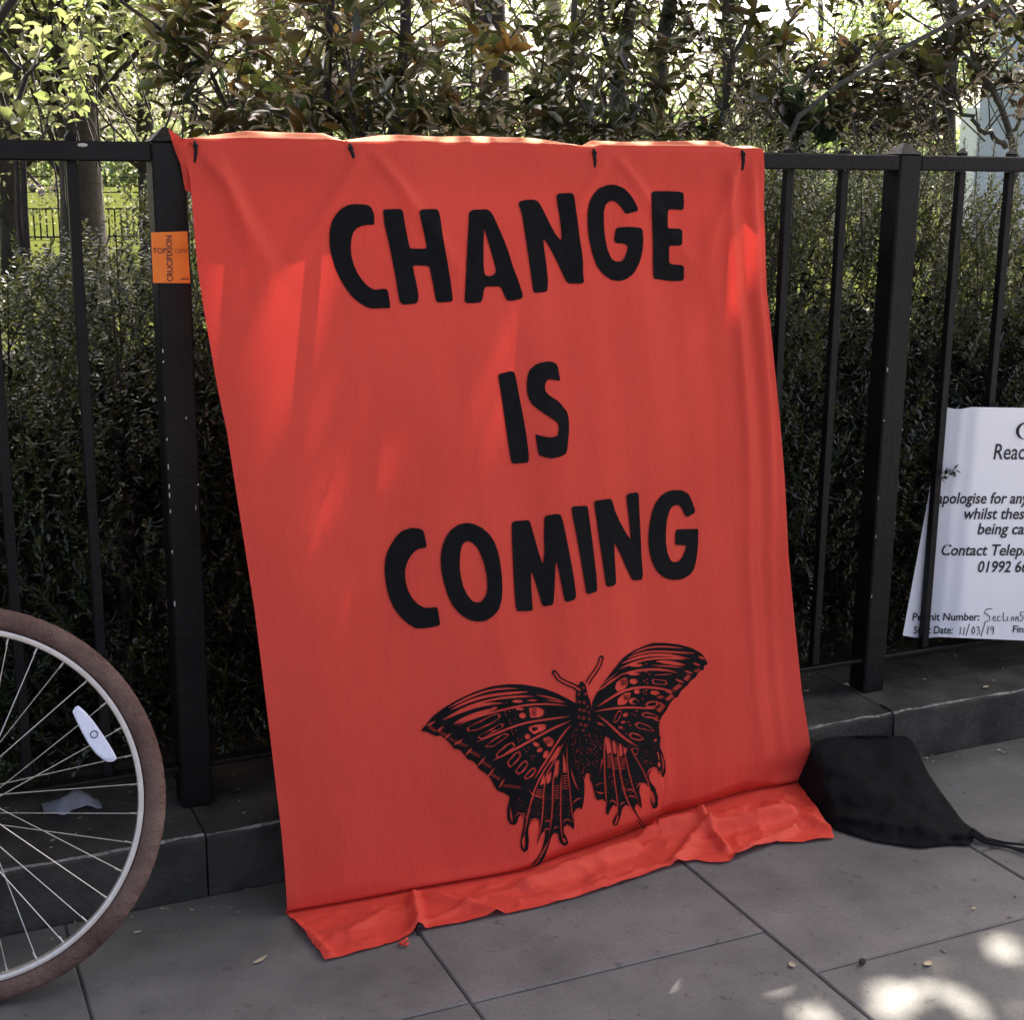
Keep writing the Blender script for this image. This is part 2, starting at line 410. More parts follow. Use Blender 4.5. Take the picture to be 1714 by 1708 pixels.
def canopy_leaves(LV_, p, D, N, L_, W_):
    D = unit(D)
    k = canopy_keep(p) & canopy_keep(p+D*L_*.5) & canopy_keep(p+D*L_)
    v, f = leaf_arrays(p[k], D[k], N[k], L_, W_); LV_.add(v, f)

# ------------------------------------------------------------------ ground
mesh_obj('ground', [(-500, -300, -.05), (500, -300, -.05), (500, 600, -.05), (-500, 600, -.05)], [(0, 1, 2, 3)], M['soil'])
tag(bpy.data.objects['ground'], kind='structure')
lawn = mesh_obj('lawn', [(-300, 7.5, .02), (300, 7.5, .02), (300, 400, .02), (-300, 400, .02)], [(0, 1, 2, 3)], M['lawn'])
tag(lawn, kind='structure')
n_ = 60
xs = np.linspace(-4, 8, n_); ys = np.linspace(2.93, 7.6, 24)
X, Y = np.meshgrid(xs, ys)
Z = 0.10 + 0.015*np.sin(X*9+Y*7) + 0.012*np.sin(X*23-Y*17)
idx = np.arange(n_*24).reshape(24, n_)
fq = np.stack([idx[:-1, :-1], idx[:-1, 1:], idx[1:, 1:], idx[1:, :-1]], -1).reshape(-1, 4)
tag(mesh_obj('planting_bed', np.stack([X, Y, Z], -1).reshape(-1, 3), fq, M['soil'], smooth=True), kind='structure')

mb = MB()
mb.add([(-8, -6, -.006), (10, -6, -.006), (10, 2.62, -.006), (-8, 2.62, -.006)], [(0, 1, 2, 3)])
tag(mb.build('paving_bedding', M['joint']), kind='structure')
pv = MB()
JX = [.89-.01 + .65*.9333*0 for _ in range(1)]
col_x0, col_w = on_z(705, 1567)[0], 0.607
first = {-1: 2.045, 0: 2.043, 1: 1.885}
for ci in range(-14, 16):
    x0 = col_x0 + ci*col_w
    off = first.get(ci, 1.885 + (0.155 if ci % 2 == 0 else 0.0) + 0.05*((ci*7) % 3))
    edges = [2.596]
    y = off
    while y > -6: edges.append(y); y -= 0.9
    for a, b_ in zip(edges[1:], edges[:-1]):
        g_ = 0.0022
        dz = rnd.uniform(-.0015, .0)
        pv.box(x0+g_, x0+col_w-g_, a+g_, b_-g_, -.05+dz, dz, 0.003)
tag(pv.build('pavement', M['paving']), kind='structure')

# ------------------------------------------------------------------ stone plinth under the railing
pl = empty('stone_plinth', (1.3, 2.75, 0), 'low dark stone plinth running under the black railing', 'plinth')
jx = [on_y(345, 1410, 2.6)[0], on_y(1495, 1200, 2.6)[0]]
step = jx[1]-jx[0]
edges = [jx[0]-2*step/1.0, jx[0]-step] + [jx[0], jx[1]] + [jx[1]+step, jx[1]+2*step]
for a, b_ in zip(edges[:-1], edges[1:]):
    n = 40
    q = MB()
    # worn block: profile swept with a wobbling front arris
    prof = [(2.600, 0.0), (2.600, .119), (2.603, .1245), (2.607, .1275), (2.80, .128), (2.93, .128), (2.93, -.02), (2.600, -.02)]
    vs = []
    for i in range(n+1):
        x = a+.002 + (b_-a-.004)*i/n
        for k, (yy, zz) in enumerate(prof):
            j1 = rnd.uniform(-.0018, .0018) if k in (1, 2, 3) else 0
            vs.append((x, yy+j1+(0.0025*math.sin(x*31) if k < 3 else 0), zz+(j1 if k in (2, 3) else 0)))
    P_ = len(prof)
    fs = []
    for i in range(n):
        for k in range(P_):
            fs.append((i*P_+k, i*P_+(k+1) % P_, (i+1)*P_+(k+1) % P_, (i+1)*P_+k))
    fs.append(tuple(range(P_))); fs.append(tuple(n*P_+k for k in range(P_))[::-1])
    q.add(vs, fs)
    o = q.build('stone_block', M['stone'], pl)
    o.data.materials.append(M['stone_arris'])
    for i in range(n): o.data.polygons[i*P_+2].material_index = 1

# ------------------------------------------------------------------ black iron railing
fence = empty('railing', (1.4, 2.76, .128), 'black painted iron railing with square bars and flat top rail behind the red banner', 'railing')
YF = 2.735                      # front face of the rail
posts = [0.541-1.71, 0.541, 2.251, 2.251+1.71]
for px_ in posts:
    q = MB()
    h0, w = .128, .0315
    y0, y1 = YF-.002, YF+.061
    q.box(px_-w, px_+w, y0, y1, h0, 1.450, 0.004)
    o = q.build('post', M['iron'], fence)
    q = MB()                     # pyramid cap
    zc = 1.4505
    ww = w+.001
    apex = 1.476
    vs = [(px_-ww, y0-.001, zc), (px_+ww, y0-.001, zc), (px_+ww, y1+.001, zc), (px_-ww, y1+.001, zc), (px_-.004, (y0+y1)/2-.004, apex), (px_+.004, (y0+y1)/2-.004, apex), (px_+.004, (y0+y1)/2+.004, apex), (px_-.004, (y0+y1)/2+.004, apex)]
    q.add(vs, [(3, 2, 1, 0), (0, 1, 5, 4), (1, 2, 6, 5), (2, 3, 7, 6), (3, 0, 4, 7), (4, 5, 6, 7)])
    q.build('post_cap', M['iron'], o)
    if px_ in (posts[1], posts[2]):
        q = MB()
        spots = [(268, 588), (269.5, 606), (273, 668), (277, 736), (279, 782), (281.5, 857), (283, 925), (289, 1012), (312, 700), (329, 812), (328, 850), (279, 815), (280, 830)] if px_ == posts[1] else \
                [(1474, 705), (1464, 835), (1466, 620), (1455, 900), (1452, 1000)]
        for (sx, sy) in spots:
            p = on_y(sx, sy, y0-.0005)
            p[0] = min(max(p[0], px_-w+.004), px_+w-.003)
            if abs(p[0]-px_) > w-.009: p[0] = px_ + math.copysign(w-.0035, p[0]-px_)
            q = MB(); q.ball((p[0], y0+.0003, p[2]), (rnd.uniform(.0010, .0024), .0008, rnd.uniform(.0018, .0065)), 7, 4)
            q.build('bare_patch', M['chip'], o, True)
for a, b_ in zip(posts[:-1], posts[1:]):
    q = MB(); q.box(a+.0318, b_-.0318, YF, YF+.05, 1.413, 1.4485, 0.003); q.build('top_rail', M['iron'], fence)
    q = MB(); q.box(a+.0318, b_-.0318, YF+.008, YF+.044, .207, .217, 0.002); q.build('bottom_rail', M['iron'], fence)
q = MB(); q.box(posts[-1]+.0318, posts[-1]+1.0, YF, YF+.05, 1.413, 1.4485, 0.003); q.build('top_rail', M['iron'], fence)
barx = []
for a, b_ in zip(posts[:-1], posts[1:]):
    for i in range(10): barx.append(a + .171 + (b_-a-.342)*i/9)
barx += [posts[-1]+.155*i for i in range(1, 4)]
protos = {}
for x in barx:
    covered = .58 < x < 1.88            # bars under the banner end inside the rail
    if covered not in protos:
        q = MB()
        yb, hb = YF+.026, .0097
        q.box(x-hb, x+hb, yb-hb, yb+hb, .2175, 1.4125, .0015)
        if not covered:                  # pointed finial just above the rail
            q.box(x-hb, x+hb, yb-hb, yb+hb, 1.449, 1.456, .001)
            q.add([(x-hb, yb-hb, 1.4565), (x+hb, yb-hb, 1.4565), (x+hb, yb+hb, 1.4565), (x-hb, yb+hb, 1.4565), (x, yb, 1.467)], [(3, 2, 1, 0), (0, 1, 4), (1, 2, 4), (2, 3, 4), (3, 0, 4)])
        protos[covered] = (q.build('bar', M['iron'], fence), x)
    else:
        o = protos[covered][0].copy(); C.objects.link(o); o.parent = fence
        o.location = (x-protos[covered][1], 0, 0)
# white chips on the two right-hand bars and the rail
q = MB()
p = on_y(138, 243, YF-.001); q.ball((p[0], YF-.0002, 1.441), (.010, .0008, .0035), 9, 4)
q.build('bare_patch', M['chip'], fence, True)

# ------------------------------------------------------------------ banner
ZT = 1.4515
YT = YF-.006
def interp(x, xs, ys): return float(np.interp(x, xs, ys))
SEAM = 0.665
UB = [0, .1, .21, .39, .55, SEAM-.001, SEAM+.001, .8, .92, 1.0]
YB = [2.454, 2.447, 2.440, 2.425, 2.462, 2.500, 2.520, 2.545, 2.568, 2.572]
def y_base(u, z):
    t = min(max((ZT - z)/ZT, 0), 1)
    yb = interp(u, UB, YB)
    if t < 0.8 :   # the seam step only opens out near the hem
        a = interp(u, [0, .1, .21, .39, .55, .8, .92, 1.0], [2.454, 2.447, 2.440, 2.425, 2.462, 2.545, 2.568, 2.572])
        yb = a
    else:
        a = interp(u, [0, .1, .21, .39, .55, .8, .92, 1.0], [2.454, 2.447, 2.440, 2.425, 2.462, 2.545, 2.568, 2.572])
        k = (t-.8)/.2
        yb = a*(1-k)+yb*k
    bulge = 0.016*math.sin(math.pi*t)*(1-.3*u)
    return YT + (yb-YT)*t - bulge
LE = [(318, 300), (322, 354), (326, 406), (331, 456), (341, 520), (349, 565), (364, 650), (380, 725), (402, 870), (425, 1018), (452.6, 1240), (470, 1390), (476, 1460), (480.5, 1530)]
LE = [(309, 256), (312, 275)] + LE
RE = [(1278.5, 258), (1279.7, 282), (1279, 344.6), (1281, 394), (1284, 481), (1290.6, 541), (1300, 637), (1306, 700), (1314, 798), (1321, 929.5), (1332, 1044), (1342, 1159), (1352, 1224.6), (1356, 1254), (1346, 1287), (1341, 1312)]
def edge_tab(E, u):
    zs, xs = [], []
    for (x, y) in E:
        Yc = 2.6
        for _ in range(25):
            p = on_y(x, y, Yc); Yc = 0.5*Yc + 0.5*y_base(u, max(p[2], 0.0))
        zs.append(p[2]); xs.append(p[0])
    o = np.argsort(zs)
    return np.array(zs)[o], np.array(xs)[o]
ZL, XL = edge_tab(LE, 0.0)
ZR, XR = edge_tab(RE, 1.0)
def bpt(u, z):
    x0 = np.interp(z, ZL, XL); x1 = np.interp(z, ZR, XR)
    return x0 + (x1-x0)*u
def sm(a, b_, x):
    t = min(max((x-a)/(b_-a), 0), 1); return t*t*(3-2*t)
def wrinkle(u, z):
    t = (ZT-z)/ZT
    d = 0.0
    fade = sm(0.02, .12, t)*(1-sm(.97, 1.0, t))
    d += fade*0.0045*math.sin(9.5*u+1.0+.6*t)*(0.4+t)
    d += fade*0.0022*math.sin(27*u-2.2*t+.5)
    d += fade*0.0016*math.sin(61*u+3*t)*sm(.2, .5, u)
    d += fade*0.0028*math.sin(14*t+4*u)*math.sin(3*u+.4)
    # tight vertical creases near the right edge
    for uc, a, w in ((.925, .008, .010), (.955, -.007, .009), (.975, .006, .008), (.88, .004, .018)):
        uu = uc + .012*math.sin(5*t) - .02*t
        d += a*math.exp(-((u-uu)/w)**2)*sm(.0, .06, t)*(1-.75*sm(.15, .8, t))
    # drag lines running down from the ties
    for u0, sl, a in ((.02, .55, .012), (.045, .22, .008), (.28, -.9, .008), (.28, .8, .008), (.70, .9, .006), (.70, -.8, .006), (.955, -.5, .009)):
        if t < .3: d += a*math.exp(-((u-(u0+sl*t))/(.010+.05*t))**2)*sm(0, .03, t)*(1-sm(.08, .24, t))
    # seam ridge by the printed wing
    us = SEAM + .045*(1-t)
    if t > .6: d += .003*sm(.70, .95, t)*math.exp(-((u-us-.008)/.012)**2) - .006*sm(.75, .97, t)*math.exp(-((u-us-.035)/.022)**2)
    # belly of cloth above the ground on the right
    d += .012*sm(.72, .9, t)*(1-sm(.93, 1.0, t))*math.exp(-((u-.93)/.08)**2)
    return d
def surf(u, z, off=0.0):
    return np.array([bpt(u, z), y_base(u, z) - wrinkle(u, z) - off, z])
def px_to_cloth(x, y):
    z, u, Yc = .7, .5, 2.6
    for _ in range(40):
        p = on_y(x, y, Yc)
        z = min(max(p[2], .012), ZT)
        x0 = np.interp(z, ZL, XL); x1 = np.interp(z, ZR, XR)
        u = min(max((p[0]-x0)/(x1-x0), 0), 1)
        Yc = .35*Yc + .65*(y_base(u, z) - wrinkle(u, z))
    return u, z

ban = empty('banner', (1.25, 2.45, 0), 'large red cloth banner reading CHANGE IS COMING above a black butterfly, tied to the railing', 'banner')
NU, NZ = 270, 210
rows = []
us = np.linspace(0, 1, NU)
# arch of the cloth over the rail
SIL = [(318, 244), (332, 239), (425, 222), (480, 225), (555, 226), (590, 243), (650, 230), (680, 228), (750, 232), (800, 230), (905, 233), (950, 241), (995, 252), (1012, 238), (1060, 241), (1120, 239), (1180, 237), (1222, 237), (1246, 252), (1262, 249), (1278, 249)]
FE = [(318, 240.6), (590, 245.4), (995, 252.5), (1243, 256.9), (1278, 257.5)]
sil_u = [px_to_cloth(x, 262)[0] for x, y in SIL]
arch = [max((np.interp(x, [p[0] for p in FE], [p[1] for p in FE]) - y)/855.0, 0.0)*.72 + .001 for x, y in SIL]
def arch_h(u): return float(np.interp(u, sil_u, arch))
def top_row(u, s):    # s 0..1 from the front edge over the top to the hanging back
    a = arch_h(u)
    x = bpt(u, ZT)
    P = [(YT, ZT), (YT+.006, ZT+.004+.15*a), (YT+.026, ZT+.002+.62*a), (YT+.046, ZT+.002+1.05*a), (YT+.056, ZT+.004+.9*a), (YT+.060, ZT-.006), (YT+.0615, ZT-.014), (YT+.062, ZT-.022-.006*math.sin(9*u))]
    k = s*(len(P)-1); i = min(int(k), len(P)-2); f = k-i
    return np.array([x, P[i][0]*(1-f)+P[i+1][0]*f, P[i][1]*(1-f)+P[i+1][1]*f])
V, nrow = [], 0
for s in np.linspace(1, 0, 22)[:-1]:
    V += [top_row(u, s) for u in us]; nrow += 1
zs = ZT - (ZT-.014)*np.linspace(0, 1, NZ)
def zbot(u): return   .012 + .028*sm(.34, .5, u)*(1-sm(.86, .97, u)) + .004*math.sin(23*u)*sm(.3, .5, u)*(1-sm(.8, .95, u))
for s in np.linspace(0, 1, NZ):
    V += [surf(u, ZT - (ZT-zbot(u))*s) for u in us]; nrow += 1
# curl back under, then forward along the ground to the hem
HEM = [(545, 1613), (620, 1592), (670, 1578), (697, 1563), (722, 1557), (800, 1543), (880, 1527), (940, 1512), (1000, 1495), (1100, 1462), (1165, 1443), (1188, 1447), (1216, 1447), (1260, 1430), (1300, 1414), (1345, 1413), (1397, 1406)]
hemw = np.array([on_z(x, y)[:2] for x, y in HEM])
hs = np.concatenate([[0], np.cumsum(np.hypot(*np.diff(hemw, axis=0).T))]); hs /= hs[-1]
def hem(u): return np.array([np.interp(u, hs, hemw[:, 0]), np.interp(u, hs, hemw[:, 1])])
def wpx(x, y): return on_z(x, y)[:2]
RIDGES = [  # fold ridges on the trailing cloth: from, to, height, width
    (wpx(690, 1500), wpx(700, 1560), .016, .012), (wpx(700, 1500), wpx(830, 1535), .010, .016), (wpx(1175, 1400), wpx(1320, 1372), .022, .016),
    (wpx(1170, 1380), wpx(1215, 1430), .014, .012), (wpx(1080, 1400), wpx(1180, 1385), .020, .025), (wpx(1290, 1350), wpx(1390, 1395), .010, .02),
    (wpx(880, 1490), wpx(1060, 1425), .014, .022), (wpx(490, 1545), wpx(552, 1605), .006, .010), (wpx(1130, 1450), wpx(1165, 1405), .012, .016), (wpx(1230, 1440), wpx(1330, 1395), .012, .010), (wpx(560, 1570), wpx(690, 1530), .006, .02)]
def seg_d(p, a, b_):
    ab = b_-a; t = np.clip(np.dot(p-a, ab)/np.dot(ab, ab), 0, 1)
    return np.linalg.norm(p-(a+ab*t)), t
for k, (dy, zz) in enumerate(((.006, .007), (.018, .0045), (.020, .003))):
    for u in us:
        p = surf(u, .014)
        V.append(np.array([p[0], p[1]+dy+.010*(zbot(u)-.012)/.02, zz]))
    nrow += 1
NF = 46
for v in np.linspace(0, 1, NF)[1:]:
    for u in us:
        p = surf(u, .014); a = np.array([p[0], p[1]+.020+.010*(zbot(u)-.012)/.02]); b_ = hem(u)
        q = a + (b_-a)*v
        h = .0
        for ra, rb_, hh, w in RIDGES:
            d_, t_ = seg_d(q, ra, rb_)
            h += 1.35*hh*math.exp(-(d_/(.8*w))**2)
        clear = sm(.10, .34, v)     # stays flat where it passes under the hanging cloth
        cr = 0.0
        for sc_, am in ((9, 1.0), (19, .55), (40, .25)):
            cr += am*(1-2*abs(mnoise.noise(Vector((q[0]*sc_*.8+3, q[1]*sc_*1.6, 1.7)))))**2
        h = h*clear + .0085*clear*max(cr-.45, 0)*(1-.6*sm(.9, 1, v)) + .0035*clear*(1+math.sin(38*u+7*v)*math.sin(17*u))*.5 + .0022 + .0022*(1+math.sin(90*u+2*v))*sm(.8, 1, v)*.5
        V.append(np.array([q[0], q[1], h]))
    nrow += 1
idx = np.arange(nrow*NU).reshape(nrow, NU)
fq = np.stack([idx[:-1, :-1], idx[1:, :-1], idx[1:, 1:], idx[:-1, 1:]], -1).reshape(-1, 4)
nV = len(V)

# printed shapes ----------------------------------------------------
def inpoly(P, poly):
    x, y = P[:, 0], P[:, 1]
    inside = np.zeros(len(P), bool)
    n = len(poly); j = n-1
    for i in range(n):
        xi, yi = poly[i]; xj, yj = poly[j]
        if yi != yj:
            c_ = ((yi > y) != (yj > y)) & (x < (xj-xi)*(y-yi)/(yj-yi)+xi)
            inside ^= c_
        j = i
    return inside
def smooth_closed(poly, k=1):
    P = np.array(poly, float)
    for _ in range(k):
        Q = np.roll(P, -1, 0)
        P = np.stack([.86*P+.14*Q, .14*P+.86*Q], 1).reshape(-1, 2)
    return P
def stroke(pts, w, taper=True):
    P = np.array(pts, float)
    # resample smoothly
    t = np.concatenate([[0], np.cumsum(np.hypot(*np.diff(P, axis=0).T))])
    n = max(4, min(14, int(t[-1]/22)+3)); s = np.linspace(0, t[-1], n)
    Q = np.stack([np.interp(s, t, P[:, 0]), np.interp(s, t, P[:, 1])], 1)
    if len(P) > 2 and n > 4:
        Q[1:-1] = (Q[:-2]+2*Q[1:-1]+Q[2:])/4
    T = np.gradient(Q, axis=0); T /= (np.hypot(T[:, 0], T[:, 1])[:, None]+1e-9)
    Nn = np.stack([-T[:, 1], T[:, 0]], 1)
    ww = np.full(n, w/2.0)
    if taper: ww = ww*np.clip(np.minimum(np.arange(n)+.35, n-.65-np.arange(n))/1.6, .25, 1)
    return np.concatenate([Q+Nn*ww[:, None], (Q-Nn*ww[:, None])[::-1]])
def ell(cx, cy, rx, ry, a=0, n=10):
    t = np.linspace(0, 2*math.pi, n, endpoint=False)
    x, y = rx*np.cos(t), ry*np.sin(t)
    return np.stack([cx+x*math.cos(a)-y*math.sin(a), cy+x*math.sin(a)+y*math.cos(a)], 1)
def print_mesh(layers, step, off=.0018):
    """layers: list of (polygon in px, ink bool); the last polygon containing a triangle decides"""
    vs, es = [], []
    lo, hi = np.array([1e9, 1e9]), -np.array([1e9, 1e9])
    for P, ink in layers:
        b0 = len(vs); vs += [Vector((float(a), float(c_))) for a, c_ in P]
        es += [(b0+i, b0+(i+1) % len(P)) for i in range(len(P))]
        lo = np.minimum(lo, np.min(P, 0)); hi = np.maximum(hi, np.max(P, 0))
    gx = np.arange(lo[0]+step/2, hi[0], step); gy = np.arange(lo[1]+step/2, hi[1], step)
    G = np.array([(a, c_) for a in gx for c_ in gy])
    ins = np.zeros(len(G), bool)
    for P, ink in layers:
        if ink: ins |= inpoly(G, P)
    vs += [Vector((float(a), float(c_))) for a, c_ in G[ins]]
    r = geometry.delaunay_2d_cdt(vs, es, [], 0, 1e-4)
    P2 = np.array([(v.x, v.y) for v in r[0]]); T = np.array([f for f in r[2] if len(f) == 3])
    cen = P2[T].mean(1)
    val = np.zeros(len(T), bool)
    for P, ink in layers:
        a, b_ = np.min(P, 0), np.max(P, 0)
        sel = np.where((cen[:, 0] >= a[0]) & (cen[:, 0] <= b_[0]) & (cen[:, 1] >= a[1]) & (cen[:, 1] <= b_[1]))[0]
        if len(sel):
            k = inpoly(cen[sel], P); val[sel[k]] = ink
    T = T[val]
    used = np.unique(T); mp = -np.ones(len(P2), int); mp[used] = np.arange(len(used))
    return P2[used], mp[T]
def print_obj(name, layers, step, label=None):
    P2, T = print_mesh(layers, step)
    W = []
    for x, y in P2:
        u, z = px_to_cloth(x, y); W.append(surf(u, z, .0021))
    o = mesh_obj(name, W, T[:, ::-1].copy(), M['print'], ban, True)
    return o
def S(pts, ox, oy, s): return [(ox+x/s, oy+y/s) for x, y in pts]
A_ = (540, 300, 5.356); B_ = (850, 300, 5.356); I_ = (820, 590, 8.54); C1 = (630, 810, 6.121); C2 = (900, 810, 6.121)
L = lambda pts, fr, ink=True: (smooth_closed(S(pts, *fr), 1), ink)
change = [
 L([(300,220),(400,228),(435,255),(455,300),(462,350),(460,400),(450,408),(390,408),(340,420),(300,440),(275,470),(258,520),(250,600),(255,680),(275,760),(310,840),(350,900),(400,955),(450,985),(480,990),(530,980),(565,982),(582,1000),(595,1070),(605,1145),(595,1155),(520,1155),(450,1160),(400,1150),(330,1110),(260,1050),(200,970),(150,885),(110,800),(80,700),(62,600),(58,520),(65,440),(85,370),(120,310),(170,260),(230,228)], A_),
 L([(540,280),(560,268),(700,265),(718,285),(735,400),(755,500),(775,600),(785,620),(920,622),(930,600),(905,480),(880,370),(865,290),(885,268),(1020,265),(1040,290),(1055,360),(1070,470),(1095,620),(1120,760),(1145,920),(1165,1080),(1155,1095),(1030,1105),(1012,1080),(990,950),(965,830),(950,775),(805,770),(815,830),(840,940),(858,1040),(850,1095),(830,1115),(720,1125),(690,1100),(675,1020),(655,900),(635,790),(610,660),(580,520),(550,400)], A_),
 L([(1310,295),(1345,272),(1470,268),(1500,285),(1530,330),(1580,440),(1630,560),(1660,640),(1710,800),(1760,930),(1795,1045),(1780,1070),(1700,1088),(1650,1085),(1630,1050),(1600,975),(1585,960),(1460,960),(1445,985),(1430,1080),(1410,1105),(1290,1112),(1270,1085),(1275,1000),(1285,800),(1295,600),(1305,420)], A_),
 L([(1445,435),(1470,520),(1510,660),(1545,780),(1552,830),(1530,855),(1490,870),(1450,855),(1440,780),(1440,600)], A_, False),
 L([(92,215),(110,195),(170,182),(240,182),(275,205),(320,285),(370,390),(420,485),(460,535),(478,540),(475,450),(460,330),(440,220),(432,145),(455,125),(575,122),(592,150),(605,250),(625,380),(640,520),(660,640),(672,740),(672,850),(680,920),(665,935),(545,935),(520,915),(480,830),(430,720),(370,610),(330,545),(315,545),(325,640),(345,780),(358,920),(350,1000),(330,1010),(240,1018),(225,1000),(205,860),(180,680),(150,480),(125,320)], B_),
 L([(900,48),(960,48),(1040,80),(1090,130),(1130,190),(1165,265),(1158,285),(1060,310),(1045,300),(1020,260),(980,215),(940,190),(900,200),(870,235),(858,290),(858,400),(868,520),(890,630),(925,710),(960,735),(1010,738),(1040,710),(1060,660),(1072,610),(1060,585),(1020,575),(965,570),(950,550),(962,450),(985,430),(1080,425),(1180,432),(1205,450),(1212,540),(1205,640),(1180,740),(1130,840),(1060,895),(990,912),(920,900),(840,840),(790,770),(750,650),(720,510),(712,400),(712,290),(730,200),(765,130),(820,75)], B_),
 L([(1285,125),(1305,105),(1420,105),(1540,110),(1572,125),(1575,200),(1572,265),(1555,275),(1450,268),(1432,280),(1430,430),(1440,440),(1530,440),(1560,455),(1562,520),(1560,580),(1540,595),(1450,595),(1442,610),(1442,740),(1455,760),(1560,770),(1575,785),(1575,890),(1560,910),(1460,912),(1340,895),(1305,890),(1298,800),(1298,600),(1292,400),(1285,250)], B_)]
is_ = [
 L([(110,310),(290,265),(335,275),(355,310),(385,460),(430,700),(480,960),(520,1200),(550,1440),(550,1550),(530,1575),(330,1590),(305,1570),(280,1430),(235,1150),(190,850),(140,500)], I_),
 L([(840,125),(900,135),(950,165),(970,220),(1000,390),(985,405),(840,380),(800,410),(782,470),(785,540),(820,590),(900,650),(970,690),(1040,770),(1100,850),(1120,930),(1128,1100),(1115,1250),(1100,1400),(1080,1450),(1000,1490),(880,1515),(760,1490),(695,1465),(680,1400),(650,1200),(650,1165),(720,1190),(860,1215),(960,1195),(980,1120),(980,1040),(950,990),(860,930),(720,840),(600,740),(550,660),(525,560),(522,440),(535,320),(570,240),(650,170),(740,140)], I_)]
coming = [
 L([(350,450),(430,455),(475,475),(490,520),(515,640),(500,655),(440,660),(390,690),(345,740),(310,810),(290,890),(295,990),(320,1090),(365,1170),(420,1230),(480,1265),(550,1270),(615,1260),(628,1290),(650,1430),(640,1450),(580,1465),(480,1480),(400,1480),(330,1440),(250,1370),(180,1280),(130,1170),(95,1030),(80,880),(90,760),(125,660),(190,550),(260,480)], C1),
 L([(920,398),(1000,410),(1080,450),(1150,510),(1205,590),(1245,700),(1270,830),(1285,970),(1288,1100),(1280,1200),(1250,1290),(1190,1360),(1110,1405),(1030,1412),(950,1395),(860,1340),(780,1250),(730,1150),(690,1020),(660,880),(655,760),(670,650),(705,550),(760,470),(840,415)], C1),
 L([(930,585),(980,600),(1030,650),(1070,730),(1105,830),(1130,950),(1135,1060),(1120,1140),(1080,1200),(1030,1218),(980,1200),(930,1140),(890,1060),(865,960),(850,850),(855,720),(870,640),(895,600)], C1, False),
 L([(1385,385),(1560,368),(1580,420),(1620,560),(1665,720),(1703,830),(1718,700),(1713,520),(1718,350),(1733,325),(1853,305),(1888,320),(1913,400),(1953,600),(1993,800),(2023,980),(2045,1150),(2028,1185),(1953,1210),(1928,1200),(1903,1080),(1868,900),(1838,775),(1828,900),(1823,1050),(1813,1200),(1803,1240),(1713,1255),(1693,1235),(1660,1120),(1620,990),(1592,905),(1580,920),(1585,1100),(1600,1290),(1585,1300),(1440,1305),(1425,1250),(1410,1050),(1400,850),(1390,650),(1385,500)], C1),
 L([(345,250),(360,230),(500,222),(512,250),(530,380),(555,570),(580,780),(600,960),(607,1080),(595,1105),(515,1130),(495,1115),(470,960),(430,720),(390,500),(355,330)], C2),
 L([(575,190),(590,172),(740,150),(760,170),(790,280),(840,390),(900,500),(950,575),(945,480),(925,300),(905,130),(920,100),(1020,85),(1032,110),(1038,280),(1050,500),(1060,740),(1075,930),(1065,980),(990,990),(960,975),(910,870),(850,730),(800,630),(780,600),(785,740),(795,900),(800,1010),(785,1040),(715,1055),(695,1030),(675,880),(640,650),(605,400)], C2),
 L([(1400,62),(1480,65),(1540,100),(1570,160),(1610,270),(1600,300),(1530,340),(1505,320),(1480,260),(1450,220),(1410,215),(1370,235),(1340,290),(1320,370),(1310,480),(1310,600),(1325,700),(1355,780),(1390,805),(1440,795),(1480,750),(1505,690),(1520,630),(1410,625),(1405,590),(1410,480),(1430,465),(1540,462),(1640,460),(1642,500),(1638,640),(1625,760),(1600,870),(1560,930),(1480,975),(1380,985),(1300,965),(1220,900),(1170,800),(1140,690),(1130,560),(1140,430),(1165,300),(1200,200),(1260,120),(1330,75)], C2)]
for lay, nm in ((change, 'black word CHANGE'), (is_, 'black word IS'), (coming, 'black word COMING')):
    o = print_obj('printed_word', lay, 8); o['label'] = nm

# butterfly linocut
Z4 = (680, 1060, 3.174); Z6 = (700, 1120, 6.592); Z8 = (900, 1060, 5.713); Z7 = (840, 1220, 5.91)
bf = []
def ink(pts, fr, k=1): bf.append((smooth_closed(S(pts, *fr), k), True))
def red(pts, fr, k=1): bf.append((smooth_closed(S(pts, *fr), k) if k else np.array(S(pts, *fr)), False))
def rs_(pts, w, fr, on=False, taper=True): bf.append((stroke(S(pts, *fr), w*(1.0 if on else 1.6)/fr[2], taper), on))
def re_(cx, cy, rx, ry, fr, a=0, on=False, n=9): bf.append((ell(fr[0]+cx/fr[2], fr[1]+cy/fr[2], rx/fr[2], ry/fr[2], a, n), on))
def loop(pts, w, fr):       # outlined cell: red ring with a black middle
    P = smooth_closed(S(pts, *fr), 1); c_ = P.mean(0)
    bf.append((P, False))
    v = P - c_; r_ = np.hypot(v[:, 0], v[:, 1])[:, None]
    bf.append((c_ + v*np.clip(1 - (1.5*w/fr[2])/r_, .12, 1), True))
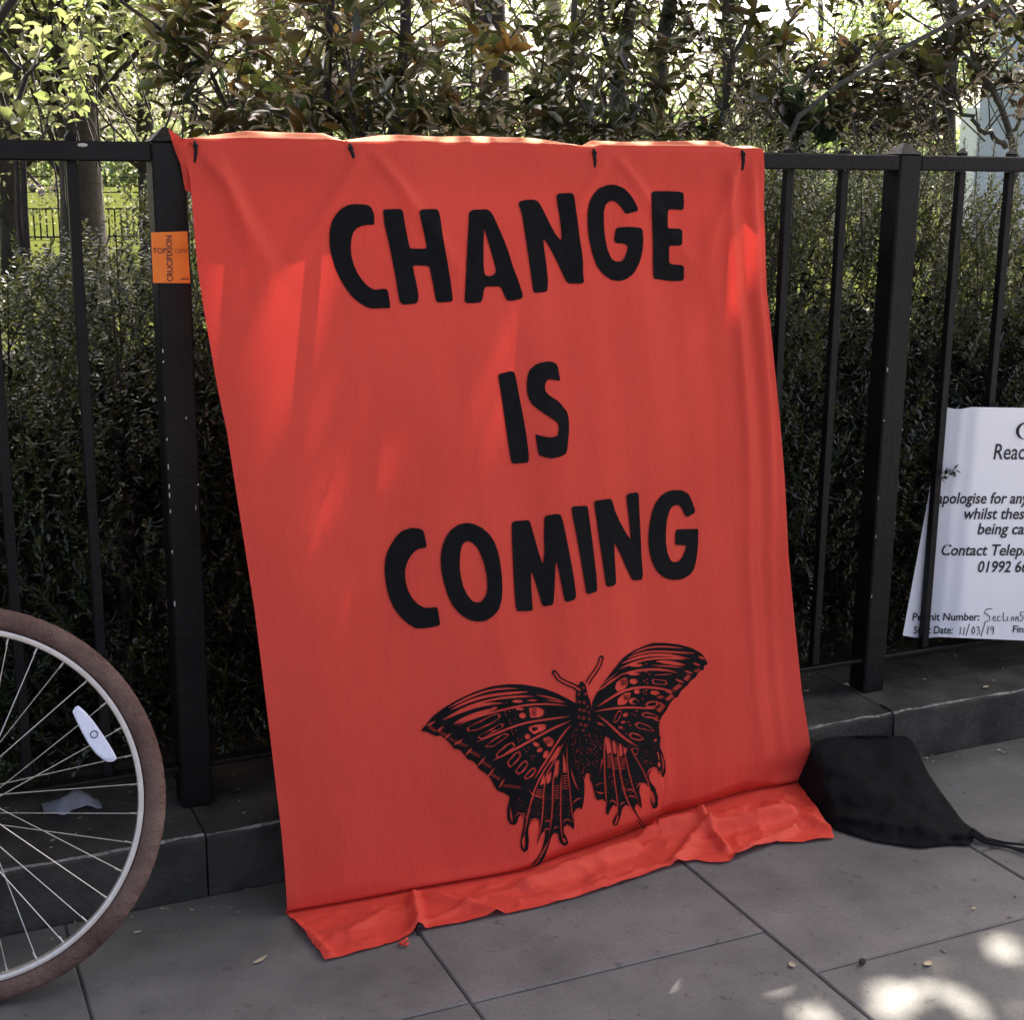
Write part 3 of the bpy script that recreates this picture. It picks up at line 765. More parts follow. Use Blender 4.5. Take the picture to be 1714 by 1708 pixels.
# hindwings first
ink([(860,560),(870,650),(890,740),(925,760),(945,790),(945,850),(940,900),(930,940),(920,925),(900,935),(885,960),(890,1000),(890,1045),(875,1030),(855,1015),(835,1030),(835,1060),(850,1085),(860,1115),(845,1130),(825,1125),(810,1100),(805,1065),(785,1060),(770,1080),(755,1130),(735,1190),(700,1240),(665,1280),(635,1280),(660,1240),(690,1200),(720,1150),(735,1090),(740,1045),(720,1060),(700,1110),(690,1130),(695,1090),(705,1040),(705,1000),(680,990),(655,1010),(645,1050),(650,1100),(645,1150),(625,1165),(605,1140),(605,1100),(620,1030),(625,980),(610,965),(595,975),(590,1000),(575,1020),(550,1015),(535,985),(535,930),(550,870),(520,850),(480,830),(560,700),(700,600),(800,500)], Z4)
ink([(1000,480),(975,760),(990,810),(1000,860),(1015,890),(1040,880),(1060,900),(1060,950),(1070,970),(1080,940),(1100,910),(1125,930),(1110,970),(1095,1000),(1100,1025),(1120,1020),(1135,980),(1145,930),(1165,910),(1190,925),(1215,970),(1240,1020),(1265,1065),(1280,1090),(1325,1085),(1290,1050),(1255,1010),(1225,960),(1210,930),(1225,900),(1250,935),(1245,880),(1235,840),(1240,805),(1265,795),(1290,820),(1300,870),(1300,910),(1315,935),(1335,920),(1335,870),(1320,820),(1295,790),(1285,760),(1300,725),(1330,710),(1345,740),(1360,770),(1375,740),(1375,690),(1360,640),(1345,600),(1350,540),(1150,520)], Z4)
# forewings
ink([(905,375),(860,350),(800,320),(720,290),(620,272),(540,270),(450,282),(360,312),(280,348),(200,395),(140,440),(100,490),(75,518),(110,525),(140,540),(160,548),(180,542),(210,565),(240,595),(250,612),(285,620),(310,650),(325,670),(350,678),(370,695),(388,724),(420,745),(445,770),(462,802),(480,835),(520,850),(580,830),(650,780),(720,700),(800,620),(870,540),(900,450)], Z4)
ink([(985,370),(1010,320),(1040,270),(1080,220),(1110,180),(1150,130),(1200,95),(1260,68),(1310,50),(1380,52),(1450,60),(1520,80),(1570,110),(1595,150),(1600,165),(1580,172),(1578,195),(1555,203),(1545,218),(1530,240),(1510,250),(1495,275),(1480,285),(1455,310),(1440,340),(1420,345),(1395,380),(1380,410),(1350,450),(1340,490),(1345,560),(1260,595),(1180,580),(1100,530),(1040,480),(985,460)], Z4)
# left forewing markings
rs_([(1100,215),(900,210),(750,240),(600,290),(450,360),(330,430)], 15, Z6)
rs_([(1210,250),(1000,265),(800,285),(620,330),(480,385),(360,450)], 20, Z6)
rs_([(1280,300),(1080,300),(850,325),(650,375),(500,430),(330,520)], 16, Z6)
rs_([(1300,285),(1450,310),(1620,370)], 14, Z6)
rs_([(1400,345),(1500,352),(1600,375)], 10, Z6)
rs_([(930,375),(780,375),(650,405),(500,450),(380,505),(270,560)], 22, Z6)
rs_([(860,435),(760,460),(600,510),(450,570),(390,605)], 30, Z6)
rs_([(1640,405),(1450,380),(1200,390),(1000,430),(850,470),(700,510),(560,550),(430,620)], 14, Z6)
re_(1095,355,65,18,Z6); re_(1260,345,60,11,Z6); re_(1120,440,50,15,Z6); re_(1150,512,42,34,Z6); re_(835,432,40,16,Z6,-.3)
red([(1215,425),(1330,420),(1385,450),(1390,490),(1350,530),(1230,538),(1228,480)], Z6)
for k in range(4): rs_([(1250,445+22*k),(1300,440+22*k)], 9, Z6, True, False)
red([(1210,640),(1300,610),(1400,605),(1415,650),(1380,680),(1270,722),(1225,680)], Z6)
loop([(1235,645),(1310,630),(1330,660),(1270,700)], 6, Z6)
red([(1370,770),(1440,740),(1500,790),(1480,850),(1430,860),(1390,812)], Z6)
for k in range(3): rs_([(1390+22*k,790-12*k),(1420+22*k,835-12*k)], 9, Z6, True, False)
rs_([(1670,520),(1500,545),(1300,570),(1150,595),(1000,650),(850,715),(700,775),(640,805)], 15, Z6)
rs_([(1680,570),(1500,640),(1400,700),(1200,810),(1000,920),(820,1010)], 16, Z6)
rs_([(1700,600),(1620,680),(1550,780),(1480,890),(1420,1000),(1340,1110),(1280,1210)], 15, Z6)
loop([(530,650),(640,590),(830,495),(900,490),(908,535),(800,610),(640,680),(540,690)], 17, Z6)
loop([(640,755),(780,670),(900,600),(945,605),(930,645),(800,715),(690,775)], 15, Z6)
loop([(720,865),(850,755),(950,705),(1005,720),(960,765),(820,860)], 15, Z6)
loop([(850,940),(960,835),(1040,800),(1075,840),(1040,885),(930,960),(860,985)], 16, Z6)
loop([(970,1035),(1060,925),(1120,900),(1135,960),(1090,1025),(1005,1095)], 15, Z6)
loop([(1060,1130),(1140,1025),(1190,1000),(1215,1050),(1170,1125),(1100,1170)], 15, Z6)
loop([(1160,1195),(1230,1105),(1280,1080),(1305,1120),(1260,1185),(1185,1225)], 15, Z6)
re_(1205,745,34,32,Z6); re_(1300,830,42,26,Z6,.5); re_(1340,892,36,26,Z6,-.4); re_(1405,940,28,50,Z6,.4)
for a in [(955,470),(1005,465),(965,505),(1005,565),(1060,550),(1015,600),(1030,680),(1075,680),(1045,715),(1095,770),(1135,775),(1110,805),(1165,880),(1215,870),(1190,910),(1245,970),(1275,960),(1260,1000),(970,370)]:
    re_(a[0], a[1], 10, 10, Z6, n=6)
for a, b_ in [((90,630),(190,572)),((200,692),(280,630)),((290,770),(360,708)),((390,840),(490,773)),((520,950),(590,868)),((655,1065),(740,968)),((765,1185),(840,1093)),((890,1310),(950,1208))]:
    rs_([a, b_], 17, Z6)
for (x0, y0), (x1, y1), n in [((120,630),(190,680),5),((225,680),(330,740),6),((340,760),(420,800),4),((430,800),(540,850),6),((570,900),(680,960),7),((690,1010),(800,1080),7),((790,1150),(900,1210),7),((930,1280),(1130,1300),10)]:
    for k in range(n):
        t_ = (k+.5)/n; x, y = x0+(x1-x0)*t_, y0+(y1-y0)*t_
        rs_([(x-9, y+22), (x+9, y-12)], 6, Z6, False, False)
# right forewing markings
for pts, w in [([(890,200),(980,155),(1080,125),(1200,125),(1390,142)],11),([(850,240),(950,198),(1080,165),(1250,178),(1500,192)],13),([(800,290),(900,243),(1050,205),(1250,205),(1450,245)],17),
               ([(780,340),(900,282),(1070,240),(1250,235),(1400,250)],14),([(1130,268),(1200,270),(1410,305)],24),([(1090,308),(1250,315),(1390,332)],10),([(780,400),(900,362),(1080,340),(1250,352),(1340,380)],15),
               ([(1110,400),(1290,390)],9),([(560,560),(620,520),(740,430),(800,395)],13),([(590,510),(680,440),(760,375)],8),([(640,500),(720,430)],6),
               ([(570,700),(680,630),(780,560),(900,515),(1100,515),(1250,540),(1310,560)],15),([(545,750),(650,725),(850,705),(1000,715),(1140,722)],13),([(570,785),(660,840),(760,950),(850,1030),(960,1085)],16)]:
    rs_(pts, w, Z8)
re_(935,305,72,18,Z8); re_(920,390,60,14,Z8); re_(915,460,42,28,Z8); re_(948,557,32,24,Z8)
red([(750,470),(800,430),(850,420),(862,490),(830,530),(760,562),(735,520)], Z8)
for k in range(3): rs_([(795+18*k,440),(800+18*k,500)], 8, Z8, True, False)
red([(758,630),(830,570),(890,565),(880,620),(840,680),(762,690)], Z8)
for k in range(3): rs_([(820+18*k,590),(835+16*k,640)], 8, Z8, True, False)
loop([(768,738),(805,738),(792,800),(752,855),(722,855),(730,800)], 10, Z8)
re_(912,650,45,34,Z8); re_(930,655,26,20,Z8,0,True); re_(838,780,30,20,Z8,-.4); re_(815,850,26,14,Z8); re_(790,900,24,14,Z8)
loop([(1085,435),(1225,448),(1245,495),(1095,490)], 13, Z8)
red([(1080,550),(1130,545),(1175,575),(1120,595),(1075,580)], Z8)
loop([(1020,680),(1060,650),(1140,645),(1150,690),(1100,715),(1045,710)], 13, Z8)
loop([(985,770),(1040,750),(1140,785),(1160,812),(1060,815),(1000,795)], 13, Z8)
loop([(920,870),(960,845),(1060,880),(1130,945),(1040,930),(950,910)], 13, Z8)
loop([(865,975),(890,945),(960,960),(1025,1015),(960,1030),(890,1010)], 13, Z8)
for a in [(1035,295),(1035,370),(1065,390),(1015,460),(1045,440),(1045,480),(1010,560),(1035,545),(1030,580),(960,650),(1000,630),(900,770),(942,745),(930,785),(865,850),(882,880),(820,920),(845,960)]:
    re_(a[0], a[1], 10, 10, Z8, n=6)
for a, b_ in [((1535,218),(1592,252)),((1480,283),(1555,312)),((1400,358),(1482,387)),((1310,438),(1402,477)),((1205,538),(1292,582)),((1140,653),(1222,707)),((1105,818),(1160,838))]: rs_([a, b_], 16, Z8)
for (x0, y0), (x1, y1), n in [((1550,340),(1500,370),3),((1450,400),(1410,450),5),((1370,490),(1300,540),6),((1290,590),(1230,640),6),((1190,700),(1150,750),5),((1150,620),(1200,600),3)]:
    for k in range(n):
        t_ = (k+.5)/n; x, y = x0+(x1-x0)*t_, y0+(y1-y0)*t_
        rs_([(x-22, y-8), (x+20, y+10)], 6, Z8, False, False)
# left hindwing
for pts in [[(480,290),(560,165),(578,190),(530,290),(455,350)],[(520,330),(568,295),(560,440),(528,500)],[(598,225),(625,300),(642,430),(602,440)],[(395,480),(420,435),(418,540),(370,565)],[(448,460),(492,410),(482,520),(438,555)]]:
    red(pts, Z7)
for pts, w in [([(620,130),(460,330),(330,560),(290,700),(250,880),(215,1050)],11),([(600,160),(520,330),(430,430),(410,650),(405,880),(370,1040),(345,1140)],10),([(560,300),(505,430),(500,650),(495,900),(460,1060)],10),([(585,440),(580,700),(580,1000),(598,1110)],10),([(640,140),(640,330),(660,500),(680,720),(702,930)],9),([(680,390),(710,520),(760,615)],14)]:
    rs_(pts, w, Z7)
for k in range(6):
    rs_([(590,470+24*k),(655,462+26*k)], 8, Z7); rs_([(508,570+24*k),(572,560+24*k)], 7, Z7)
for k in range(4): rs_([(330,600+18*k),(402,606+22*k)], 8, Z7)
rs_([(255,590),(300,650),(390,690)], 10, Z7)
for pts in [[(125,870),(150,835),(185,825),(230,860),(240,890)],[(265,930),(300,893),(345,890),(378,920)],[(420,920),(450,905),(478,922)],[(415,1000),(445,985),(470,1000)],[(600,930),(640,883),(685,925)],[(510,990),(540,965),(560,980)],[(700,740),(740,690),(790,690)]]:
    rs_(pts, 12, Z7)
for pts, w in [([(82,780),(88,860),(100,930)],15),([(218,1050),(210,1120),(216,1190)],24),([(598,1080),(625,1110),(610,1130)],18),([(470,1080),(430,1180),(370,1290),(300,1380),(258,1435)],11)]:
    rs_(pts, w, Z7)
rr = np.random.default_rng(3)
for _ in range(90):
    x, y = rr.uniform(120, 690), rr.uniform(640, 900)
    if y < 640+ (400-x)*.1: continue
    re_(x, y, 5.5, 6.5, Z7, n=5)
# right hindwing
for pts in [[(1015,75),(1060,90),(1085,220),(1040,265)],[(1085,110),(1122,120),(1132,240),(1102,252)],[(1150,140),(1182,150),(1198,260),(1162,282)],[(1200,180),(1242,190),(1232,240),(1203,242)],[(985,290),(1000,310),(960,440),(935,560)]]:
    red(pts, Z7)
for pts, w in [([(1015,80),(1010,300),(1020,560),(1035,780)],11),([(1065,100),(1090,300),(1110,500),(1140,680),(1150,800),(1130,930)],10),([(1130,130),(1150,300),(1175,480),(1220,680),(1290,820),(1400,970),(1455,1055)],11),([(1190,150),(1235,320),(1272,520),(1330,680),(1360,745)],10),([(1250,160),(1330,300),(1420,450),(1470,600),(1500,740)],10),([(920,570),(960,540),(1000,540)],8)]:
    rs_(pts, w, Z7)
for k in range(6):
    rs_([(1035,270+22*k),(1085,262+24*k)], 8, Z7); rs_([(1100,290+22*k),(1150,285+22*k)], 7, Z7); rs_([(1165,290+22*k),(1225,300+18*k)], 7, Z7)
loop([(1285,185),(1355,192),(1338,262),(1290,245)], 8, Z7)
for pts in [[(1435,460),(1450,415),(1480,385),(1535,385)],[(1560,240),(1590,310),(1600,400),(1585,440)],[(1325,590),(1345,545),(1385,530),(1425,548),(1450,595)],[(1232,620),(1265,590),(1300,622)],[(1240,680),(1280,655),(1320,690)],[(1060,725),(1095,700),(1130,745)],[(1165,760),(1195,725),(1220,735)],[(925,620),(970,640),(1010,630)]]:
    rs_(pts, 13, Z7)
for pts, w in [([(1485,620),(1500,690),(1502,755)],22),([(1150,860),(1130,920),(1112,955)],16)]: rs_(pts, w, Z7)
for _ in range(80):
    x, y = (rr.uniform(1370, 1550), rr.uniform(195, 360)) if rr.random() < .45 else (rr.uniform(1040, 1330), rr.uniform(430, 650))
    re_(x, y, 6, 6, Z7, n=5)
# body: abdomen fur, thorax, head, antennae
ink([(905,330),(898,400),(880,470),(858,540),(860,620),(885,730),(905,790),(925,805),(942,790),(955,742),(967,742),(980,790),(1000,800),(1010,740),(1040,620),(1048,540),(1010,470),(985,420),(972,340)], Z4)
for _ in range(120):
    y = rr.uniform(500, 780); half = np.interp(y, [500, 600, 700, 780], [70, 85, 62, 30]); x = 955 + rr.uniform(-1, 1)*half
    re_(x, y, 3.2, 4.8, Z4, rr.uniform(-.6, .6), n=5)
ink([(912,275),(930,252),(948,270),(958,300),(966,340),(976,390),(986,440),(986,500),(970,532),(950,537),(922,520),(908,480),(902,430),(902,370),(898,320)], Z4)
for cx, cy, rx, ry in [(922,290,6,7),(940,290,6,7),(915,325,8,9),(952,322,8,9),(918,365,9,7),(945,368,10,8),(962,390,5,8),(920,405,8,10),(945,410,12,9),(968,420,5,9),(916,445,6,10),(940,450,12,9),(970,455,6,10),(925,485,8,10),(952,490,13,9),(940,515,10,6)]:
    loop([(cx-rx*1.2,cy),(cx,cy-ry*1.1),(cx+rx*1.2,cy),(cx,cy+ry*1.1)], 3.4, Z4)
for pts, w in [([(785,208),(800,245),(825,266),(860,266),(895,276),(925,305)], 27), ([(1035,130),(1030,165),(1010,200),(980,225),(960,268)], 25)]:
    P = stroke(S(pts, *Z4), w/Z4[2], False); bf.append((P, True))
    re_(pts[0][0], pts[0][1], w*.5, w*.5, Z4, 0, True, 10)
    rs_(pts, 7.5, Z4, False, False)
o = print_obj('printed_butterfly', bf, 9); o['label'] = 'black linocut butterfly'

# cloth corner drawn up over the post cap
LASH = [(281.5,215.5),(292,222),(302,230),(314,238),(330,240),(329,262),(326,300),(319,322),(310.5,318),(307,303),(302,274),(293,252)]
r = geometry.delaunay_2d_cdt([Vector(p) for p in LASH] + [Vector((x, y)) for x in range(290, 328, 7) for y in range(224, 315, 8) if inpoly(np.array([[x, y]], float), LASH)[0]], [(i, (i+1) % len(LASH)) for i in range(len(LASH))], [], 0, 1e-4)
lv = [on_y(v.x, v.y, 2.7245 + .003*math.sin(v.x*.5) - .004*math.exp(-((v.x-300-(v.y-230)*.2)/5.0)**2)) for v in r[0]]
lf = [tuple(f) for f in r[2] if inpoly(np.array([np.mean([(r[0][i].x, r[0][i].y) for i in f], 0)]), LASH)[0]]
faces = [tuple(int(i) for i in f) for f in fq] + [tuple(i+nV for i in f) for f in lf]
cloth = mesh_obj('cloth', V + lv, faces, M['red'], ban, True)
# black ties over the rail
for (x0, y0, x1, y1) in [(327, 243, 325.5, 272), (587, 247, 592.5, 273), (995, 255, 995, 285), (1244, 257, 1242.5, 285)]:
    a, b_ = on_y(x0, y0, YT-.004), on_y(x1, y1, YT-.008)
    q = MB()
    q.tube([a+np.array([0, .07, -.03]), a+np.array([0, .066, .004]), a+np.array([.001, .03, .012]), a+np.array([0, .004, .005]), a, .5*(a+b_)+np.array([.0015, -.001, 0]), b_], [.0028, .0028, .0028, .0034, .004, .0036, .0022], 7)
    q.ball(a+np.array([0, -.001, -.001]), .0055, 8, 5)
    q.build('tie', M['cord'], ban, True)
q = MB()
a = on_z(700, 1556, .012)
q.tube([a+np.array([-.006, -.012, -.006]), a+np.array([0, 0, .003]), a+np.array([.010, .006, .002]), a+np.array([.013, .013, -.004])], [.002, .004, .004, .002], 7)
q.build('tie', M['cord'], ban, True)
q = MB()
a = on_z(676, 1583, .004)
q.tube([a+np.array([.012, .016, .002]), a+np.array([.002, .006, .004]), a+np.array([-.008, .004, .003]), a+np.array([.002, -.006, .003]), a+np.array([.008, .0, .002])], .003, 6)
q.build('loose_thread', M['red'], ban, True)

# ------------------------------------------------------------------ black cloth bag by the plinth
bag = empty('cloth_bag', (2.0, 2.4, 0), 'black cloth drawstring bag slumped against the stone plinth beside the banner', 'bag')
BO = [(1358,1258),(1366,1243),(1384,1236),(1420,1233),(1470,1232),(1515,1233),(1527,1240),(1538,1262),(1552,1292),(1572,1322),(1596,1354),(1612,1376),(1624,1384),(1634,1392),(1630,1404),(1622,1416),(1600,1414),(1570,1416),(1544,1420),(1500,1415),(1460,1408),(1420,1398),(1397,1388),(1380,1366),(1362,1345),(1347,1325),(1349,1296)]
BOs = smooth_closed(BO, 2)
tops = np.array([(1366,1243),(1527,1240)])
g_ = [(x, y) for x in np.arange(1350, 1634, 6.5) for y in np.arange(1236, 1420, 5.0)]
G = np.array(g_); G = G[inpoly(G, BOs)]
dmin = np.array([np.min(np.hypot(*(BOs-p).T)) for p in G]); G = G[dmin > 3]
r = geometry.delaunay_2d_cdt([Vector(p) for p in BOs] + [Vector(p) for p in G], [(i, (i+1) % len(BOs)) for i in range(len(BOs))], [], 0, 1e-4)
P2 = np.array([(v.x, v.y) for v in r[0]])
T = np.array([f for f in r[2] if len(f) == 3]); T = T[inpoly(P2[T].mean(1), BOs)]
bottom = [(1347, 1325), (1397, 1388), (1460, 1408), (1544, 1421), (1622, 1416), (1640, 1405)]
bw = np.array([on_z(*p)[:2] for p in bottom])
bv = []
for x, y in P2:
    de = np.min(np.hypot(*(BOs-np.array((x, y))).T))
    # depth: slides from the kerb face down to the ground line below it
    k = np.clip((y-1236)/(np.interp(x, [b[0] for b in bottom], [b[1] for b in bottom])-1236+1e-6), 0, 1)
    gx = on_z(x, np.interp(x, [b[0] for b in bottom], [b[1] for b in bottom]), .004)
    Yt = 2.575 - .04*sm(1540, 1620, x)*0
    Yc = Yt*(1-k) + gx[1]*k
    if x > 1540: Yc = max(gx[1], Yc - 0.0)
    p = on_y(x, y, Yc - .028*math.sin(math.pi*min(k*1.05, 1))*min(de/26, 1) - (.016*mnoise.noise(Vector((x*.018, y*.024, 3.1))) + .008*mnoise.noise(Vector((x*.045, y*.05, 7.7))) + .003*mnoise.noise(Vector((x*.12, y*.12, 1.1))))*min(de/12, 1)
             - .006*math.sin(16*math.atan2(y-1402, x-1640)+2*mnoise.noise(Vector((x*.02, y*.02, 0))))*min(de/8, 1)*math.exp(-(math.hypot(x-1632, y-1400)/75.0)**2)
             - .005*math.exp(-((y-1366-.12*(x-1400))/7.0)**2)*min(de/10, 1))
    p[2] = max(p[2], .003)
    bv.append(p)
nB = len(bv)
bfaces = [tuple(f[::-1]) for f in T]
ring = list(range(len(BOs)))
back = []
for i in ring:
    p = np.array(bv[i]); p2 = np.array([p[0]+.004, min(p[1]+.018+.5*max(p[2]-.01, 0), 2.592), max(p[2]*.25, .001)])
    back.append(nB+i); bv.append(p2)
for i in ring:
    j = (i+1) % len(ring); bfaces.append((i, j, nB+j, nB+i))
mesh_obj('pouch', bv, bfaces, M['black_cloth'], bag, True)
q = MB()
for e in ([(1626,1396),(1650,1404),(1680,1411),(1716,1415),(1760,1412)], [(1628,1402),(1655,1408),(1685,1417),(1716,1428),(1750,1440)], [(1624,1404),(1650,1411),(1690,1419),(1716,1423),(1770,1436)]):
    pts = [on_z(x, y, .006) for x, y in e]; pts[0][2] = .016
    q.tube(pts, [.005, .0034, .003, .0027, .0024], 7)
q.build('drawstring', M['cord'], bag, True)
q = MB()
q.tube([on_z(1474, 1180, .131), on_z(1484, 1185, .132), on_z(1493, 1192, .131), on_y(1496.5, 1200, 2.594), on_y(1496, 1220, 2.592), on_y(1494, 1240, 2.585)], .0022, 6)
q.build('drawstring', M['cord'], bag, True)

# ------------------------------------------------------------------ bicycle leaning on the railing (only its front wheel is in the photo)
WX, WY, WYAW, WLEAN, WR = 0.0598, 2.3703, -0.25, 0.2797, 0.3426
wt = np.array([math.cos(WYAW), math.sin(WYAW), 0.0])
wu = np.array([-math.sin(WYAW)*math.sin(WLEAN), math.cos(WYAW)*math.sin(WLEAN), math.cos(WLEAN)])
wn_ = np.cross(wt, wu)         # axle direction, towards the camera side
hubp = np.array([WX, WY, 0.002]) + wu*WR
bike = empty('bicycle', (WX, WY, 0), 'bicycle with worn brown tyre and pale rim leaning on the railing at the left edge', 'bicycle')
def wheel(hub, tt, uu, nn, parent):
    w = bpy.data.objects.new('wheel', None); C.objects.link(w); w.parent = parent
    w.location = Vector(hub - parent_loc(parent)); w.empty_display_size = .05
    # tyre: torus with shallow tread blocks
    R0, rt_ = WR-.0192, .0190
    q = MB(); NA, NB = 480, 18
    vs = []
    for i in range(NA):
        a = 2*math.pi*i/NA
        er = math.cos(a)*tt + math.sin(a)*uu
        for j in range(NB):
            b = 2*math.pi*j/NB
            crown = math.cos(b)
            lug = 0.0
            if crown > .35:
                lug = .0008 if ((i//3 + (1 if math.sin(b) > 0 else 0)) % 2 == 0) else -.0004
            if -.15 < crown < .05 or -.62 < crown < -.5: lug = .0007
            if crown > .93: lug = .0005 if (i % 6) else -.0002
            r_ = rt_ + lug
            vs.append(hub + er*(R0 + r_*math.cos(b)*1.0) + nn*(r_*math.sin(b)*.92))
    fs = [(i*NB+j, ((i+1) % NA)*NB+j, ((i+1) % NA)*NB+(j+1) % NB, i*NB+(j+1) % NB) for i in range(NA) for j in range(NB)]
    q.add(vs, fs); q.build('tyre', M['tyre'], w, True)
    # rim: box section profile
    prof = [(.297, .0105), (.2985, .0125), (.293, .013), (.2865, .012), (.2835, .007), (.2828, 0), (.2835, -.007), (.2865, -.012), (.293, -.013), (.2985, -.0125), (.297, -.0105), (.2925, 0)]
    prof = [((a-.2985)*.72+WR-.0365, b) for a, b in prof]
    q = MB(); NA = 160; vs = []
    for i in range(NA):
        a = 2*math.pi*i/NA; er = math.cos(a)*tt + math.sin(a)*uu
        vs += [hub + er*p[0] + nn*p[1] for p in prof]
    K = len(prof)
    q.add(vs, [(i*K+j, i*K+(j+1) % K, ((i+1) % NA)*K+(j+1) % K, ((i+1) % NA)*K+j) for i in range(NA) for j in range(K)])
    q.build('rim', M['alloy'], w, False)
    q = MB()
    q.tube([hub-nn*.05, hub-nn*.034], .007, 12); q.tube([hub+nn*.034, hub+nn*.05], .007, 12)
    q.tube([hub-nn*.034, hub-nn*.030, hub-nn*.028, hub+nn*.028, hub+nn*.030, hub+nn*.034], [.012, .021, .013, .013, .021, .012], 16)
    q.build('hub', M['alloy'], w, True)
    q = MB()
    ns = 36
    for k in range(ns):
        ar = 2*math.pi*(k+.35)/ns
        side = 1 if k % 2 == 0 else -1
        cross = (1 if (k//2) % 2 == 0 else -1)*math.radians(62)
        ah = ar + cross
        a_ = hub + (math.cos(ah)*tt + math.sin(ah)*uu)*.0195 + nn*.031*side
        b_ = hub + (math.cos(ar)*tt + math.sin(ar)*uu)*(WR-.0475)
        q.tube([a_, a_*.9+b_*.1, b_], .00095, 6)
        b2 = hub + (math.cos(ar)*tt + math.sin(ar)*uu)*(WR-.060)
        q.tube([b2, b_], .0016, 6)
    q.build('spokes', M['spoke'], w, False)
    return w
fw = wheel(hubp, wt, wu, wn_, bike)
# spoke reflector
def on_wheel(px, py, off=0.0):
    d = ray(px, py); o_ = hubp + wn_*off
    t_ = np.dot(o_-CAM, wn_)/np.dot(d, wn_)
    return CAM + d*t_
if wn_[1] > 0: wn_ = -wn_
RO = [(131,1181.5),(126,1184),(121,1192),(128,1208),(138,1228),(148,1246),(160,1262),(171,1271),(181,1276.5),(190,1275),(196,1270.5),(188,1255),(178,1239),(168,1224),(156,1207),(143,1192)]
RO = smooth_closed(RO, 1)
q = MB(); n_r = len(RO)
f1 = [on_wheel(x, y, .021) for x, y in RO]; f0 = [on_wheel(x, y, .009) for x, y in RO]
cen_ = np.mean(f1, 0)
f2 = [cen_+(p-cen_)*.86+wn_*.003 for p in f1]
q.add(f0+f1+f2, [tuple(range(n_r))[::-1], tuple(range(2*n_r, 3*n_r))] + [(i, (i+1) % n_r, n_r+(i+1) % n_r, n_r+i) for i in range(n_r)] + [(n_r+i, n_r+(i+1) % n_r, 2*n_r+(i+1) % n_r, 2*n_r+i) for i in range(n_r)])
o = q.build('reflector', M['reflector'], fw)
q = MB()
pc = on_wheel(157.5, 1230, .0245)
q.tube([pc + (math.cos(a)*wt+math.sin(a)*wu)*.006 for a in np.linspace(0, 2*math.pi, 15)], .0009, 6, False)
q.build('clip', M['rubber'], o, True)
# the rest of the machine, outside the frame to the left
byaw = -0.04
bt = np.array([math.cos(byaw), math.sin(byaw), 0.0])
bu = np.array([-math.sin(byaw)*math.sin(WLEAN), math.cos(byaw)*math.sin(WLEAN), math.cos(WLEAN)])
bn_ = np.cross(bt, bu)
def bk(x, h): return hubp - bt*x + bu*(h)          # x back from the front axle, h above the axle along the lean
rear = bk(1.03, 0); bb = bk(.60, -.04); seat_l = bk(.78, .50); head_t = bk(.20, .56); head_b = bk(.165, .42)
fork = MB()
for s in (-1, 1):
    fork.tube([hubp+bn_*.052*s, bk(.05, .16)+bn_*.05*s, bk(.14, .36)+bn_*.042*s, head_b+bn_*.02*s], [.009, .010, .012, .012], 10)
fork.tube([head_b, bk(.155, .40)], .018, 10)
fork.build('fork', M['bike_frame'], bike, True)
fr = MB()
fr.tube([head_b, head_t], .018, 12); fr.tube([head_t*.9+head_b*.1, seat_l], .014, 12); fr.tube([head_b*.9+head_t*.1, bb], .016, 12); fr.tube([bb, seat_l], .0145, 12)
for s in (-1, 1):
    fr.tube([bb+bn_*.02*s, rear+bn_*.055*s], .009, 8); fr.tube([seat_l+bn_*.012*s, rear+bn_*.055*s], .008, 8)
fr.build('frame', M['bike_frame'], bike, True)
q = MB(); q.tube([head_t, bk(.22, .66), bk(.18, .69)], .012, 10); q.tube([bk(.22, .70)-bn_*.29, bk(.17, .70)-bn_*.1, bk(.16, .69), bk(.17, .70)+bn_*.1, bk(.22, .70)+bn_*.29], .011, 10); q.build('handlebar', M['alloy'], bike, True)
q = MB(); q.tube([seat_l, bk(.81, .63)], .012, 10); q.build('seat_post', M['alloy'], bike, True)
q = MB(); q.ball(bk(.83, .66), (.13, .07, .035), 14, 8); q.ball(bk(.70, .66), (.09, .025, .022), 12, 6); q.build('saddle', M['rubber'], bike, True)
q = MB(); q.tube([bb+bn_*.045, bb+bn_*.055], .085, 24); q.tube([bb+bn_*.06, bb+bn_*.06-bt*.02-bu*.165], .009, 8); q.tube([bb-bn_*.06, bb-bn_*.06+bt*.02+bu*.165], .009, 8)
q.tube([bb+bn_*.06-bt*.02-bu*.165, bb+bn_*.15-bt*.02-bu*.165], .016, 8); q.tube([bb-bn_*.06+bt*.02+bu*.165, bb-bn_*.15+bt*.02+bu*.165], .016, 8)
q.build('crankset', M['alloy'], bike, True)
wheel(rear, bt, bu, bn_, bike)

# ------------------------------------------------------------------ lettering helper for flat paper things
def text_tris(body, size=1.0, shear=0.0, bold=0.0):
    cu = bpy.data.curves.new('tmp_text', 'FONT')
    cu.body = body; cu.size = size; cu.shear = shear; cu.offset = bold; cu.dimensions = '2D'; cu.fill_mode = 'BOTH'; cu.resolution_u = 3
    ob = bpy.data.objects.new('tmp_text', cu); C.objects.link(ob)
    dg = bpy.context.evaluated_depsgraph_get(); dg.update()
    ev = ob.evaluated_get(dg); me = ev.to_mesh()
    v = np.array([(p.co.x, p.co.y) for p in me.vertices]).reshape(-1, 2)
    f = [tuple(p.vertices) for p in me.polygons]
    ev.to_mesh_clear(); bpy.data.objects.remove(ob); bpy.data.curves.remove(cu)
    return v, f

